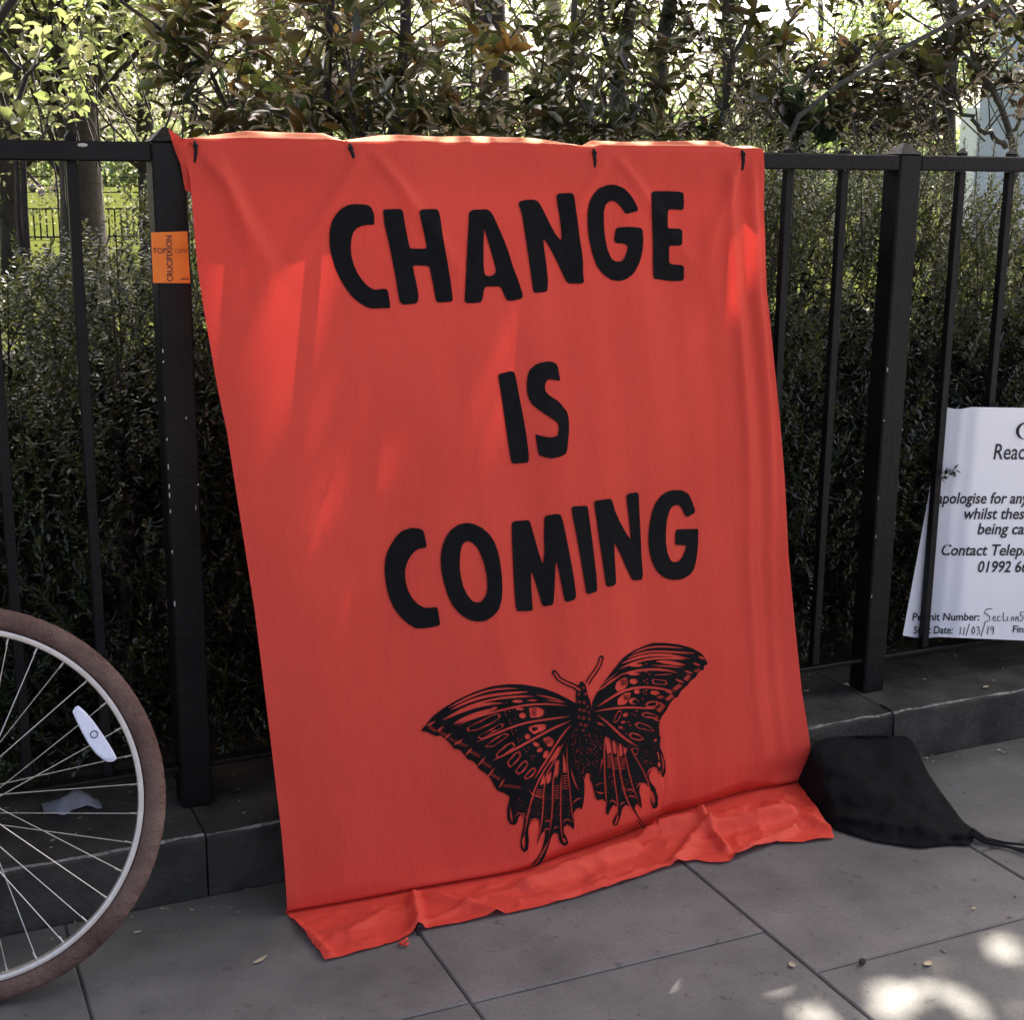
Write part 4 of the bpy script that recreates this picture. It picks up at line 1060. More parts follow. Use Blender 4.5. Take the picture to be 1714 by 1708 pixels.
def paper_text(mb, fn, body, x0, ybase, width, height, shear=0.0, bold=0.0, ang=0.0):
    """place text in photograph pixels: left x0, baseline y, given width and cap height; fn maps (px,py) to the paper"""
    v, f = text_tris(body, 1.0, shear, bold)
    lo, hi = v.min(0), v.max(0)
    cap = text_tris('H', 1.0, 0, bold)[0]; ch = cap[:, 1].max()
    sx = width/(hi[0]-lo[0]); sy = height/ch
    ca, sa = math.cos(ang), math.sin(ang)
    W = []
    for a, b_ in v:
        dx, dy = (a-lo[0])*sx, -b_*sy
        W.append(fn(x0 + dx*ca - dy*sa, ybase + dx*sa + dy*ca))
    mb.add(W, f)

# ------------------------------------------------------------------ orange sticker on the post
stk = empty('sticker', tuple(on_y(285, 431, YF-.0035)), 'orange square sticker with crossed black lettering on the left railing post', 'sticker')
YS = YF-.0045
q = MB()
cs = [on_y(x, y, YS) for x, y in [(253, 389), (313.5, 387), (318.5, 474), (256.5, 473.5)]]
bk_ = [p+np.array([0, .0015, 0]) for p in cs]
q.add(cs+bk_, [(0, 1, 2, 3), (7, 6, 5, 4), (0, 4, 5, 1), (1, 5, 6, 2), (2, 6, 7, 3), (3, 7, 4, 0)])
q.build('paper', M['orange'], stk)
fn = lambda x, y: on_y(x, y, YS-.0008)
q = MB()
paper_text(q, fn, 'CRUCIFIXION', 289.5, 471, 77, 9.6, 0, .012, math.radians(-91.5))
paper_text(q, fn, 'TOP', 256, 424, 22, 9, 0, .006)
q.build('lettering', M['navy_ink'], stk)
q = MB()
paper_text(q, fn, 'CLIMA', 292, 423.5, 23, 7.5, 0, .0)
q.build('lettering', M['faded_ink'], stk)
q = MB()
for x in (303, 306.5, 310, 314): q.add([fn(x, 465), fn(x+2, 465), fn(x+2, 468.5), fn(x, 468.5)], [(0, 1, 2, 3)])
q.build('small_print', M['navy_ink'], stk)

# ------------------------------------------------------------------ white paper notice woven through the bars
xa = on_y(1595, 400, YF+.026)[0]           # first bar right of the post
bx = min(barx, key=lambda v_: abs(v_-xa))
Xf = bx+.022
def notice_y(x):
    # behind the first bar, then in front of the next ones
    return float(np.interp(x, [bx-.08, bx+.012, bx+.085, bx+.4, bx+.9], [YF+.043, YF+.043, YF-.006, YF-.008, YF-.008]))
def on_notice(x, y, off=0.0):
    Yc = YF
    for _ in range(30):
        p = on_y(x, y, Yc); Yc = .5*Yc+.5*notice_y(p[0])
    return on_y(x, y, Yc-off)
ntc = empty('paper_notice', tuple(on_y(1640, 1070, YF)), 'white printed paper notice woven through the bars at the right edge of the photo', 'notice')
NXN, NYN = 60, 26
TL, TR, BR, BL = (1582, 681), (1960, 686), (1930, 1082), (1511, 1064)
V2 = []
for j in range(NYN+1):
    t_ = j/NYN
    for i in range(NXN+1):
        s_ = i/NXN
        x = (TL[0]*(1-s_)+TR[0]*s_)*(1-t_) + (BL[0]*(1-s_)+BR[0]*s_)*t_
        y = (TL[1]*(1-s_)+TR[1]*s_)*(1-t_) + (BL[1]*(1-s_)+BR[1]*s_)*t_
        y += 6*math.sin(min(s_*9, 1)*math.pi)*(1-t_)*.6 + 3*math.sin(min(s_*7, 1)*math.pi)*t_
        fold = .004*math.exp(-((x-(1610-38*t_))/6.0)**2)
        V2.append(on_notice(x, y, fold))
idx = np.arange((NYN+1)*(NXN+1)).reshape(NYN+1, NXN+1)
f4 = np.stack([idx[:-1, :-1], idx[1:, :-1], idx[1:, 1:], idx[:-1, 1:]], -1).reshape(-1, 4)
mesh_obj('sheet', V2, f4, M['paper'], ntc, True)
fn = lambda x, y: on_notice(x, y, .0012 + .004*math.exp(-((x-(1610-38*(y-682)/390.0))/6.0)**2))
q = MB()
paper_text(q, fn, 'Reach', 1663, 769, 66, 26, .22, .008)
paper_text(q, fn, 'apologise for any', 1568, 843, 155, 18.5, .25, .016)
paper_text(q, fn, 'whilst these', 1614, 869, 112, 18.5, .25, .016)
paper_text(q, fn, 'being carried', 1636, 894.5, 128, 18.5, .25, .016)
paper_text(q, fn, 'Contact Telephone', 1576, 930, 184, 18.5, .25, .016)
paper_text(q, fn, '01992 66', 1637, 958, 84, 18.5, .25, .016)
paper_text(q, fn, 'Permit Number:', 1527, 1039, 113, 12.5, .12, .016)
paper_text(q, fn, 'Start Date:', 1529, 1061, 66, 12.5, .12, .016)
paper_text(q, fn, 'Finish', 1695, 1059, 36, 11.5, .12, .016)
q.build('lettering', M['ink'], ntc)
q = MB()
A2 = [fn(1719+16*math.cos(a), 722+14*math.sin(a)) for a in np.linspace(1.9, 4.7, 14)]
q.tube(A2, [.0008+.0034*math.sin(math.pi*i/13) for i in range(14)], 6)
q.build('emblem', M['ink'], ntc, True)
HW = {'S': [(9,0),(2,1),(0,5),(6,9),(6,14),(0,16)], 'e': [(0,11),(5,10),(4,7),(1,8),(0,12),(3,16),(6,14)], 'c': [(5,8),(1,8),(0,12),(2,16),(6,14)], 't': [(3,1),(2,10),(3,16),(6,15)], 'i': [(2,8),(1,16),(3,15)],
      'o': [(3,8),(0,11),(1,15),(4,15),(5,11),(3,8)], 'n': [(0,16),(1,8),(1,12),(4,8),(5,12),(5,16)], '5': [(7,0),(2,0),(1,7),(5,6),(6,11),(3,16),(0,15)], '1': [(3,1),(1,16)], '/': [(7,-3),(0,20)],
      '0': [(3,1),(0,7),(1,15),(4,15),(6,8),(3,1)], '3': [(0,2),(4,1),(5,5),(2,8),(6,10),(5,15),(0,16)], '9': [(6,2),(1,2),(0,7),(4,8),(6,3),(5,16)]}
q = MB()
def hand(txt, x, y, s, adv):
    for ch in txt:
        if ch in HW:
            q.tube([fn(x+a*s, y+(b_-16)*s) for a, b_ in HW[ch]], .0011, 5)
        x += adv
hand('S', 1648, 1042, 1.45, 0); hand('ection', 1662, 1040, .95, 7.6); hand('5', 1707, 1040, .95, 0)
hand('11', 1606, 1063, .85, 6); hand('/', 1617, 1061, .85, 0); hand('03', 1627, 1062, .85, 8); hand('/', 1642, 1062, 1.0, 0); hand('19', 1652, 1062, .9, 6)
q.build('handwriting', M['pen'], ntc, True)

# ------------------------------------------------------------------ small litter
def chip(name, c_, L_, W_, mat, label, cat, group, ang, curl=.3):
    q = MB(); ca, sa = math.cos(ang), math.sin(ang)
    vs = []
    for i, (a, w) in enumerate([(-.5, .05), (-.25, .42), (.05, .5), (.3, .36), (.5, .04)]):
        for s in (-1, 0, 1):
            x, y = a*L_, s*w*W_
            z = .0015 + curl*L_*(a*a)*.6 + abs(s)*.15*W_
            vs.append((c_[0]+x*ca-y*sa, c_[1]+x*sa+y*ca, c_[2]+z))
    fs = [(i*3+j, (i+1)*3+j, (i+1)*3+j+1, i*3+j+1) for i in range(4) for j in range(2)]
    q.add(vs, fs)
    o = q.build(name, mat, None, True)
    return tag(o, label, cat, group)
LV = 'bits of leaf and litter on the ground'
def at_loc(o):
    me = o.data; c_ = np.mean([tuple(v.co) for v in me.vertices], 0)
    for v in me.vertices: v.co = v.co - Vector(c_)
    o.location = Vector(c_); return o
at_loc(chip('fallen_leaf', on_z(436, 1610), .035, .010, M['dry_leaf'], 'curled dry leaf on the pavement left of the trailing red hem', 'leaf', LV, .5))
at_loc(chip('fallen_leaf', on_z(230, 1563), .016, .008, M['dry_leaf'], 'tiny pale leaf on the pavement beside the bicycle tyre', 'leaf', LV, .1))
at_loc(chip('fallen_leaf', on_z(1553, 1616), .022, .013, M['dry_leaf'], 'pale yellow leaf lying above the sunlit patches', 'leaf', LV, .3))
at_loc(chip('fallen_leaf', on_z(1326, 1618), .020, .012, M['dry_leaf'], 'pale leaf caught on the long paving joint', 'leaf', LV, 1.2))
at_loc(chip('fallen_leaf', on_z(1630, 1523), .012, .008, M['dry_leaf'], 'small dry leaf on the slab below the drawstrings', 'leaf', LV, .2))
at_loc(chip('fallen_leaf', on_z(1600, 1100, .129), .020, .007, M['dry_leaf'], 'upright pale scrap of leaf on the plinth under the notice', 'leaf', LV, 1.3, .8))
at_loc(chip('fallen_leaf', on_z(1650, 1152, .129), .022, .012, M['dry_leaf'], 'flat leaf near the front arris of the plinth at the right', 'leaf', LV, .2))
at_loc(chip('fallen_leaf', on_z(1350, 1158, .129), .020, .006, M['dry_leaf'], 'pale twig-like leaf on the plinth touching the banner edge', 'leaf', LV, .05))
at_loc(chip('fallen_leaf', on_z(1672, 1258, .0), .014, .009, M['dry_leaf'], 'little white scrap on the paving under the plinth, right of the bag', 'leaf', LV, .8))
q = MB(); c_ = on_z(1443, 1611, .006); q.ball(c_, (.007, .006, .006), 9, 6)
for i, v in enumerate(q.v): q.v[i] = (v[0]+rnd.uniform(-.0012, .0012), v[1]+rnd.uniform(-.0012, .0012), max(v[2]+rnd.uniform(-.0012, .0012), .0005))
tag(at_loc(q.build('pebble', M['stone'], None)), 'small rounded pebble on a paving slab near the joint', 'pebble')
n = 420
gx_ = rng.uniform(-.6, 3.6, n)
gy_ = np.where(rng.random(n) < .5, 2.594-np.abs(rng.normal(0, .05, n)), rng.uniform(2.66, 2.93, n))
far_ = rng.random(n) < .16; gy_[far_] = rng.uniform(1.5, 2.55, far_.sum())
gz_ = np.where(gy_ > 2.62, .1285, .0005)
gm = (gy_ > 2.62) | (gx_ < .62) | (gx_ > 1.95) | (gy_ < 2.2)
q = MB()
for x, y, z in zip(gx_[gm], gy_[gm], gz_[gm]):
    a_ = rng.uniform(0, 6.28); l_ = rng.uniform(.002, .009); w_ = l_*rng.uniform(.2, .7); h_ = rng.uniform(.001, .003)
    c1, s1 = math.cos(a_), math.sin(a_)
    q.add([(x-c1*l_, y-s1*l_, z), (x+s1*w_, y-c1*w_, z), (x+c1*l_, y+s1*l_, z+h_*.3), (x-s1*w_, y+c1*w_, z), (x, y, z+h_)], [(0, 1, 4), (1, 2, 4), (2, 3, 4), (3, 0, 4)])
tag(q.build('leaf_crumbs', M['crumb']), 'loose dry leaf crumbs and grit along the foot and top of the plinth', 'grit', None, 'stuff')
# crumpled plastic scrap on the plinth, seen through the spokes
c_ = on_z(120, 1352, .13)
vs, fs = [], []
for j in range(7):
    for i in range(13):
        u_, v_ = i/12-.5, j/6-.5
        vs.append((c_[0]+u_*.11, c_[1]+v_*.05+.012*math.sin(u_*9), c_[2]+.002+.028*max(0, 1-(2.1*u_)**2)*max(0, 1-(2*v_)**2)+.004*math.sin(i*2.3+j*1.7)**2))
fs = [(j*13+i, j*13+i+1, (j+1)*13+i+1, (j+1)*13+i) for j in range(6) for i in range(12)]
q = MB(); q.add(vs, fs)
tag(at_loc(q.build('plastic_scrap', M['litter'], None, True)), 'crumpled grey plastic scrap on the plinth, seen through the bicycle spokes', 'litter')

# ------------------------------------------------------------------ foliage helpers
def unit(v): return v/(np.linalg.norm(v, axis=-1, keepdims=True)+1e-12)
def rand_dirs(n): return unit(rng.normal(size=(n, 3)))
def leaf_arrays(P, D, N, L_, W_, fine=False, droop=.12, fold=.18):
    n = len(P)
    D = unit(D); Sd = unit(np.cross(D, N)); N = np.cross(Sd, D)
    L_ = np.broadcast_to(L_, n)[:, None]; W_ = np.broadcast_to(W_, n)[:, None]
    if not fine:
        v = np.stack([P, P+D*L_*.45+Sd*W_*.5+N*W_*fold, P+D*L_-N*L_*droop, P+D*L_*.45-Sd*W_*.5+N*W_*fold], 1)
        b = (np.arange(n)*4)[:, None]
        f = np.concatenate([b+np.array([[0, 1, 2]]), b+np.array([[0, 2, 3]])], 0)
        return v.reshape(-1, 3), f
    v = np.stack([P, P+D*L_*.5-N*L_*droop*.25, P+D*L_-N*L_*droop,
                  P+D*L_*.25+Sd*W_*.40+N*W_*fold, P+D*L_*.62+Sd*W_*.46+N*(W_*fold-L_*droop*.4),
                  P+D*L_*.25-Sd*W_*.40+N*W_*fold, P+D*L_*.62-Sd*W_*.46+N*(W_*fold-L_*droop*.4)], 1)
    b = (np.arange(n)*7)[:, None]
    f = np.concatenate([b+np.array([k]) for k in ([0, 3, 1], [3, 4, 1], [4, 2, 1], [1, 2, 6], [1, 6, 5], [0, 1, 5])], 0)
    return v.reshape(-1, 3), f
class Leaves:
    def __init__(self): self.v, self.f, self.n = [], [], 0
    def add(self, v, f):
        self.v.append(v); self.f.append(f+self.n); self.n += len(v)
    def build(self, name, mat, parent=None, smooth=False):
        return mesh_obj(name, np.concatenate(self.v), np.concatenate(self.f), mat, parent, smooth)
def rosettes(LV_, P, A, K=8, L_=.09, W_=.03, fine=True, spread=(50, 85), droop=.2):
    n = len(P)
    P = np.repeat(P, K, 0); A = np.repeat(unit(A), K, 0)
    m_ = len(P)
    ref = rand_dirs(n).repeat(K, 0); s = unit(np.cross(A, ref)); w = np.cross(A, s)
    ph = np.tile(np.arange(K)*2.399, n) + rng.uniform(-.3, .3, m_)
    th = np.radians(rng.uniform(spread[0], spread[1], m_))
    radial = np.cos(ph)[:, None]*s + np.sin(ph)[:, None]*w
    D = A*np.cos(th)[:, None] + radial*np.sin(th)[:, None]
    back = np.tile(np.linspace(0, .05, K), n)[:, None]
    N = unit(A*np.sin(th)[:, None] - radial*np.cos(th)[:, None] + rng.normal(0, .25, (m_, 3)))
    ls = L_*rng.uniform(.65, 1.2, m_); ws = W_*rng.uniform(.75, 1.2, m_)
    v, f = leaf_arrays(P-A*back, D, N, ls, ws, fine, droop)
    LV_.add(v, f)
def branch(mb, a, b_, r0, r1, sag=.06, n=6, seg=5):
    a, b_ = np.array(a, float), np.array(b_, float)
    k = np.linalg.norm(b_-a)
    o1 = rng.normal(0, sag*k, 3); pts = []
    for i in range(n+1):
        t_ = i/n; pts.append(a*(1-t_)+b_*t_ + o1*math.sin(math.pi*t_))
    mb.tube(pts, list(np.linspace(r0, r1, n+1)), seg, False)
    return pts

def branch_clear(a, e):
    t_ = np.linspace(0, 1, 16)[:, None]
    s_ = np.array(a)*(1-t_)+np.array(e)*t_
    g = shadow_xy(s_)
    for gx, gy, rx, ry in GAPS:
        if np.any(((g[:, 0]-gx)/(rx+.03))**2 + ((g[:, 1]-gy)/(ry+.03))**2 < 1): return False
    return True

# ------------------------------------------------------------------ yew hedge right behind the railing
hedge = empty('hedge', (1.8, 3.2, .1), 'dense dark yew hedge with upright needle shoots behind the black railing', 'hedge')
def hedge_top(x):
    pxs = [(-.6, 1.34), (.17, 1.32), (.30, 1.30), (.42, 1.37), (.55, 1.40), (.9, 1.40), (1.6, 1.41), (2.0, 1.47), (2.35, 1.50), (2.7, 1.43), (3.0, 1.43), (3.4, 1.46), (4.6, 1.46)]
    return np.interp(x, [p[0] for p in pxs], [p[1] for p in pxs])
NS = 15000
hx = rng.uniform(-.9, 4.7, NS); hy = 2.90 + .75*rng.random(NS)**1.6
# right-hand part is looser and taller
top = hedge_top(hx) - .02 + rng.normal(0, .035, NS)
tz = np.where(rng.random(NS) < .45, top - np.abs(rng.normal(0, .12, NS)), .12 + (top-.12)*rng.random(NS))
hl = rng.uniform(.11, .27, NS)
gapm = (hx > .20) & (hx < .40) & (tz > 1.28)
tz[gapm] -= .12
tz = np.minimum(tz, np.maximum(top - 1.25*(hy-2.97) + .05, .3))
dirs = unit(np.stack([rng.normal(0, .5, NS), -np.abs(rng.normal(.42, .34, NS)), np.full(NS, .9)], 1))
base = np.stack([hx, hy, tz], 1) - dirs*hl[:, None]
clump = np.array([mnoise.noise(Vector((a*5.5, b_*5.5, c_*5.5))) + .5*mnoise.noise(Vector((a*13, b_*13, c_*13))) for a, b_, c_ in base])
ok_ = (clump > -.16) | (hy > 3.06)
base, dirs, hl = base[ok_], dirs[ok_], hl[ok_]; NS = len(base)
KN = 34
tt_ = np.linspace(.04, 1.0, KN)[None, :] + rng.uniform(-.008, .008, (NS, KN))
Pn = base[:, None, :] + dirs[:, None, :]*(hl[:, None, None]*tt_[:, :, None])
sd = unit(np.cross(dirs, rand_dirs(NS))); td = np.cross(dirs, sd)
ang = np.where(np.arange(KN) % 2 == 0, 0, math.pi)[None, :] + rng.normal(0, .55, (NS, KN))
rad = np.cos(ang)[:, :, None]*sd[:, None, :] + np.sin(ang)[:, :, None]*td[:, None, :]
Dn = unit(rad*.85 + dirs[:, None, :]*.55 + rng.normal(0, .12, (NS, KN, 3)))
Nn_ = unit(dirs[:, None, :]*.9 - rad*.4 + np.array([0, -.15, .2]) + rng.normal(0, .2, (NS, KN, 3)))
Ln = (.0205*(1.05-.55*tt_**3))*rng.uniform(.8, 1.15, (NS, KN))
v, f = leaf_arrays(Pn.reshape(-1, 3), Dn.reshape(-1, 3), Nn_.reshape(-1, 3), Ln.reshape(-1), .0062, False, .05, .1)
mesh_obj('foliage', v, f, M['yew'], hedge)
# inner shaded growth so that the hedge is opaque low down
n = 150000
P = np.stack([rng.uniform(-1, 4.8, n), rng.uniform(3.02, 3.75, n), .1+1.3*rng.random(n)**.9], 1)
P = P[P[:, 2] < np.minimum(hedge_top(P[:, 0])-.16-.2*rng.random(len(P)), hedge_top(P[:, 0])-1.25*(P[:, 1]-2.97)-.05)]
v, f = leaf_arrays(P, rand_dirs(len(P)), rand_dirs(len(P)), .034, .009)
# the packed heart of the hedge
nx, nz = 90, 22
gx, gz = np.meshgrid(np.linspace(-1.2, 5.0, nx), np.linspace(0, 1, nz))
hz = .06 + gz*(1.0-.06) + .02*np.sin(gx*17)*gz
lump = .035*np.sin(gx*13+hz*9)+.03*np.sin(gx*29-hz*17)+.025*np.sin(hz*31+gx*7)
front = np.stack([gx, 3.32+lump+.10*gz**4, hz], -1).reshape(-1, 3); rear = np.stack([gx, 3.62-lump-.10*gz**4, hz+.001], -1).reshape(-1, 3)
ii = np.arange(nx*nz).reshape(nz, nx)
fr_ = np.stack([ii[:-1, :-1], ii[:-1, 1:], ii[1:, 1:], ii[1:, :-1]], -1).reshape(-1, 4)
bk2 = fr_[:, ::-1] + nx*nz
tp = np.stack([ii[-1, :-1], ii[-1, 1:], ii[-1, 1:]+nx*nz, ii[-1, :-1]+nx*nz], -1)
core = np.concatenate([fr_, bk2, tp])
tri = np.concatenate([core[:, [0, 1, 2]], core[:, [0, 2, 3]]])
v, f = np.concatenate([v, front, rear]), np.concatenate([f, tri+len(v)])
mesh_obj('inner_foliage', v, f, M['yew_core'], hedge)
q = MB()
for i in range(0, NS, 6):
    q.tube([base[i]-dirs[i]*.05, base[i]+dirs[i]*hl[i]], [.0022, .0009], 4, False)
for i in range(46):
    x = rng.uniform(-.9, 4.6); y = rng.uniform(3.15, 3.55)
    q.tube([(x, y, .08), (x+rng.normal(0, .03), y, .5), (x+rng.normal(0, .06), y-.03, 1.1)], [.012, .010, .004], 6, False)
q.build('stems', M['stem'], hedge, True)
# small twig poking across the notice
q = Leaves()
ca = on_notice(1578, 800, .02)
P = np.stack([ca + np.array([.0016*i-.012, -.0005*i, .0009*i]) for i in range(24)])
D = unit(np.stack([np.array([rng.normal(.5, .5), -.2, rng.normal(0, .8)]) for _ in range(24)]))
v, f = leaf_arrays(P, D, rand_dirs(24), .020, .006); q.add(v, f)
q.build('sprig', M['yew_core'], hedge)

# ------------------------------------------------------------------ shrubs with large leaves above the hedge
def px_region(n, x0, x1, y0, y1, Y0, Y1):
    out = []
    for _ in range(n):
        out.append(on_y(rng.uniform(x0, x1), rng.uniform(y0, y1), rng.uniform(Y0, Y1)))
    return np.array(out)
def shrub(name, label, cat, group, stems, tips, lmat, K, L_, W_, root, spread=(50, 85), droop=.2, bark='stem', canopy=None, stem_r=(.03, .012)):
    t = empty(name, root, label, cat, group)
    mb = MB()
    pts_all = []
    for st in stems:
        P = [np.array(p, float) for p in st['p']]
        # resample
        ks = np.concatenate([[0], np.cumsum([np.linalg.norm(P[i+1]-P[i]) for i in range(len(P)-1)])])
        s = np.linspace(0, ks[-1], 14)
        Q = np.stack([np.interp(s, ks, [p[k] for p in P]) for k in range(3)], 1)
        Q[1:-1] += rng.normal(0, .008, (12, 3))
        mb.tube(Q, list(np.linspace(st['r'][0], st['r'][1], 14)), 8)
        pts_all.append(Q)
    SP = np.concatenate(pts_all); AT = np.concatenate(pts_all[:-1]) if name == 'purple_shrub' else SP
    LVs = Leaves()
    A = []
    for p in tips:
        lowpts = AT[AT[:, 2] < p[2]+.05]
        if len(lowpts) == 0: lowpts = AT
        d = np.linalg.norm(lowpts-p, axis=1) + .6*np.abs(p[2]-.25-lowpts[:, 2])
        a = lowpts[np.argmin(d)]
        if np.hypot(*(a-p)[:2]) > .34 or a[2] > p[2]-.08:
            a = np.array([p[0]+rng.normal(0, .13), p[1]+rng.normal(0, .13), p[2]-rng.uniform(.15, .38)])
        pts = branch(mb, a, p, .0038, .0016, .06, 6, 5)
        A.append(pts[-1]-pts[-2])
    A = unit(np.array(A)) + rng.normal(0, .25, (len(tips), 3)) + np.array([0, 0, .35])
    rosettes(LVs, tips, A, K, L_, W_, True, spread, droop)
    # a second whorl lower on the twig
    rosettes(LVs, tips-unit(A)*.07 + rng.normal(0, .02, (len(tips), 3)), A+rng.normal(0, .4, (len(tips), 3)), max(3, K-3), L_*.95, W_, True, spread, droop)
    if canopy:  # unseen crown masses placed across the sun's path to shade the pavement
        for (cx, cy, cz, rx, ry, rz, n) in canopy:
            p = rng.normal(size=(n, 3)); p = unit(p)*(rng.random((n, 1))**(1/3.))
            p = p*np.array([rx, ry, rz])+np.array([cx, cy, cz])
            canopy_leaves(LVs, p, unit(rand_dirs(len(p))+np.array([0, 0, -.3])), unit(rand_dirs(len(p))*.8+SDIR), .11, .062)
            for k in range(14):
                e = np.array([cx, cy, cz]) + unit(rng.normal(size=3))*np.array([rx, ry, rz])*.7
                if not branch_clear(SP[np.argmax(SP[:, 2])], e): continue
                branch(mb, SP[np.argmax(SP[:, 2])], e, .012, .004, .06, 6, 5)
    mb.build('stems', M[bark], t, True)
    LVs.build('foliage', lmat, t, False)
    return t
def stem_px(pts, r): return {'p': [on_y(x, y, Y) for x, y, Y in pts], 'r': r}
def to_ground(pts, r, gx=0):
    P = [on_y(x, y, Y) for x, y, Y in pts]
    g0 = P[0].copy(); g0[2] = .09; g0[0] += gx
    return {'p': [g0]+P, 'r': r}

SHG = 'leafy shrubs growing behind the hedge'
# bronze-leaved shrub, left of centre
tips = np.concatenate([px_region(66, 330, 640, -60, 215, 3.9, 4.8), px_region(36, 640, 880, -60, 215, 3.9, 5.0), px_region(14, 255, 330, -40, 120, 3.9, 4.4), px_region(38, 350, 900, 150, 238, 3.7, 4.3)])
shrub('bronze_shrub', 'shrub with bronze and orange tinted lance leaves above the left half of the banner', 'shrub', SHG,
      [to_ground([(655, 300, 4.3), (665, 160, 4.3), (682, 0, 4.3), (700, -300, 4.35), (720, -800, 4.4)], (.026, .012)),
       to_ground([(552, 300, 4.2), (549, 160, 4.2), (547, 0, 4.2), (545, -400, 4.2)], (.018, .008)),
       to_ground([(400, 300, 4.1), (380, 150, 4.1), (300, 80, 4.0), (200, 0, 4.0)], (.012, .005)),
       to_ground([(588, 300, 3.9), (588, 130, 3.9)], (.006, .003)), to_ground([(308, 300, 3.9), (307, 165, 3.9)], (.006, .002))],
      tips, M['bronze'], 8, .080, .034, tuple(on_z(655, 560, .1)*np.array([0, 0, 1])+np.array([1.55, 4.3, 0])),
      canopy=[(2.3, 4.9, 4.6, 1.3, 1.25, .8, 9000)])
# dark multi-stemmed shrub, right of centre
tips = np.concatenate([px_region(52, 880, 1110, -60, 225, 4.0, 5.0), px_region(52, 1100, 1310, -20, 225, 4.0, 5.0), px_region(26, 1230, 1480, -50, 150, 4.2, 5.2), px_region(26, 900, 1110, 170, 238, 3.8, 4.4)])
shrub('dark_shrub', 'dark glossy leaved shrub with several grey upright stems above the right half of the banner', 'shrub', SHG,
      [to_ground([(1035, 300, 4.5), (1032, 150, 4.5), (1060, 0, 4.5), (1075, -400, 4.6)], (.036, .018)),
       to_ground([(1085, 300, 4.6), (1105, 150, 4.6), (1125, 0, 4.6), (1150, -400, 4.7), (1180, -900, 4.8)], (.034, .02)),
       to_ground([(968, 300, 4.4), (955, 150, 4.4), (962, 0, 4.4), (960, -400, 4.4)], (.016, .009)),
       to_ground([(1032, 150, 4.5), (1015, 60, 4.5), (1010, -40, 4.5)], (.016, .010)),
       to_ground([(1185, 300, 4.3), (1215, 130, 4.3), (1250, 70, 4.3), (1270, -40, 4.3)], (.02, .010))],
      tips, M['dark_leaf'], 8, .072, .030, (2.45, 4.5, 0), bark='stem_green',
      canopy=[(3.6, 5.0, 4.7, 1.35, 1.3, .85, 14000), (4.2, 6.6, 4.9, 1.5, 1.1, .8, 6500), (3.5, 4.4, 4.4, 1.0, .8, .5, 5500)])
# purple-leaved shrub at the right
tips = np.concatenate([px_region(34, 1300, 1450, 90, 235, 3.9, 4.8), px_region(84, 1400, 1570, 70, 225, 3.9, 4.8), px_region(36, 1560, 1760, -10, 140, 4.0, 4.8), px_region(16, 1440, 1760, -60, 30, 4.0, 4.6)])
shrub('purple_shrub', 'purplish dark leaved shrub crossed by a long bare cane, above the railing at the right', 'shrub', SHG,
      [to_ground([(1700, 280, 4.2), (1690, 220, 4.2), (1672, 150, 4.2), (1600, 80, 4.2)], (.022, .010)),
       stem_px([(1683, 245, 4.2), (1640, 215, 4.2), (1600, 160, 4.2)], (.012, .006)), stem_px([(1686, 232, 4.2), (1714, 195, 4.2), (1750, 150, 4.2)], (.008, .005)),
       stem_px([(1680, 190, 4.2), (1640, 110, 4.2), (1600, 20, 4.3)], (.010, .006)),
       to_ground([(1590, 290, 4.6), (1588, 150, 4.6), (1590, 0, 4.6), (1600, -500, 4.6)], (.030, .02)),
       to_ground([(1300, 208, 3.9), (1480, 105, 3.95), (1662, 0, 4.0), (1800, -80, 4.0)], (.009, .008), .0)],
      tips, M['purple_leaf'], 8, .064, .029, (3.1, 4.3, 0), bark='stem_green',
      canopy=[(4.9, 5.1, 4.7, 1.3, 1.3, .85, 9500), (5.9, 5.2, 4.8, 1.0, 1.2, .8, 6000), (6.2, 6.8, 4.9, 1.5, 1.1, .8, 6500), (4.4, 4.1, 4.6, 1.4, .9, .7, 8000), (5.7, 4.1, 4.7, 1.2, .9, .7, 6000)])
# left sapling with broad light leaves
tips = np.concatenate([px_region(16, -60, 120, -60, 200, 4.0, 5.2), px_region(10, 60, 200, -20, 120, 4.5, 5.5), px_region(9, 60, 170, 60, 190, 4.6, 5.4)])
shrub('green_sapling', 'thin stemmed sapling with broad fresh green leaves above the railing at the far left', 'sapling', SHG,
      [to_ground([(33, 300, 4.4), (36, 200, 4.4), (36, 150, 4.4), (45, 125, 4.4)], (.012, .008)),
       to_ground([(30, 300, 4.4), (20, 200, 4.4), (-5, 140, 4.4), (-40, 60, 4.4)], (.010, .006)),
       stem_px([(30, 130, 4.4), (10, 95, 4.4), (-20, 60, 4.4)], (.008, .005))],
      tips, M['light_leaf'], 5, .052, .027, (.08, 4.4, 0), canopy=[(1.0, 5.0, 4.6, 1.0, 1.2, .8, 6000)])
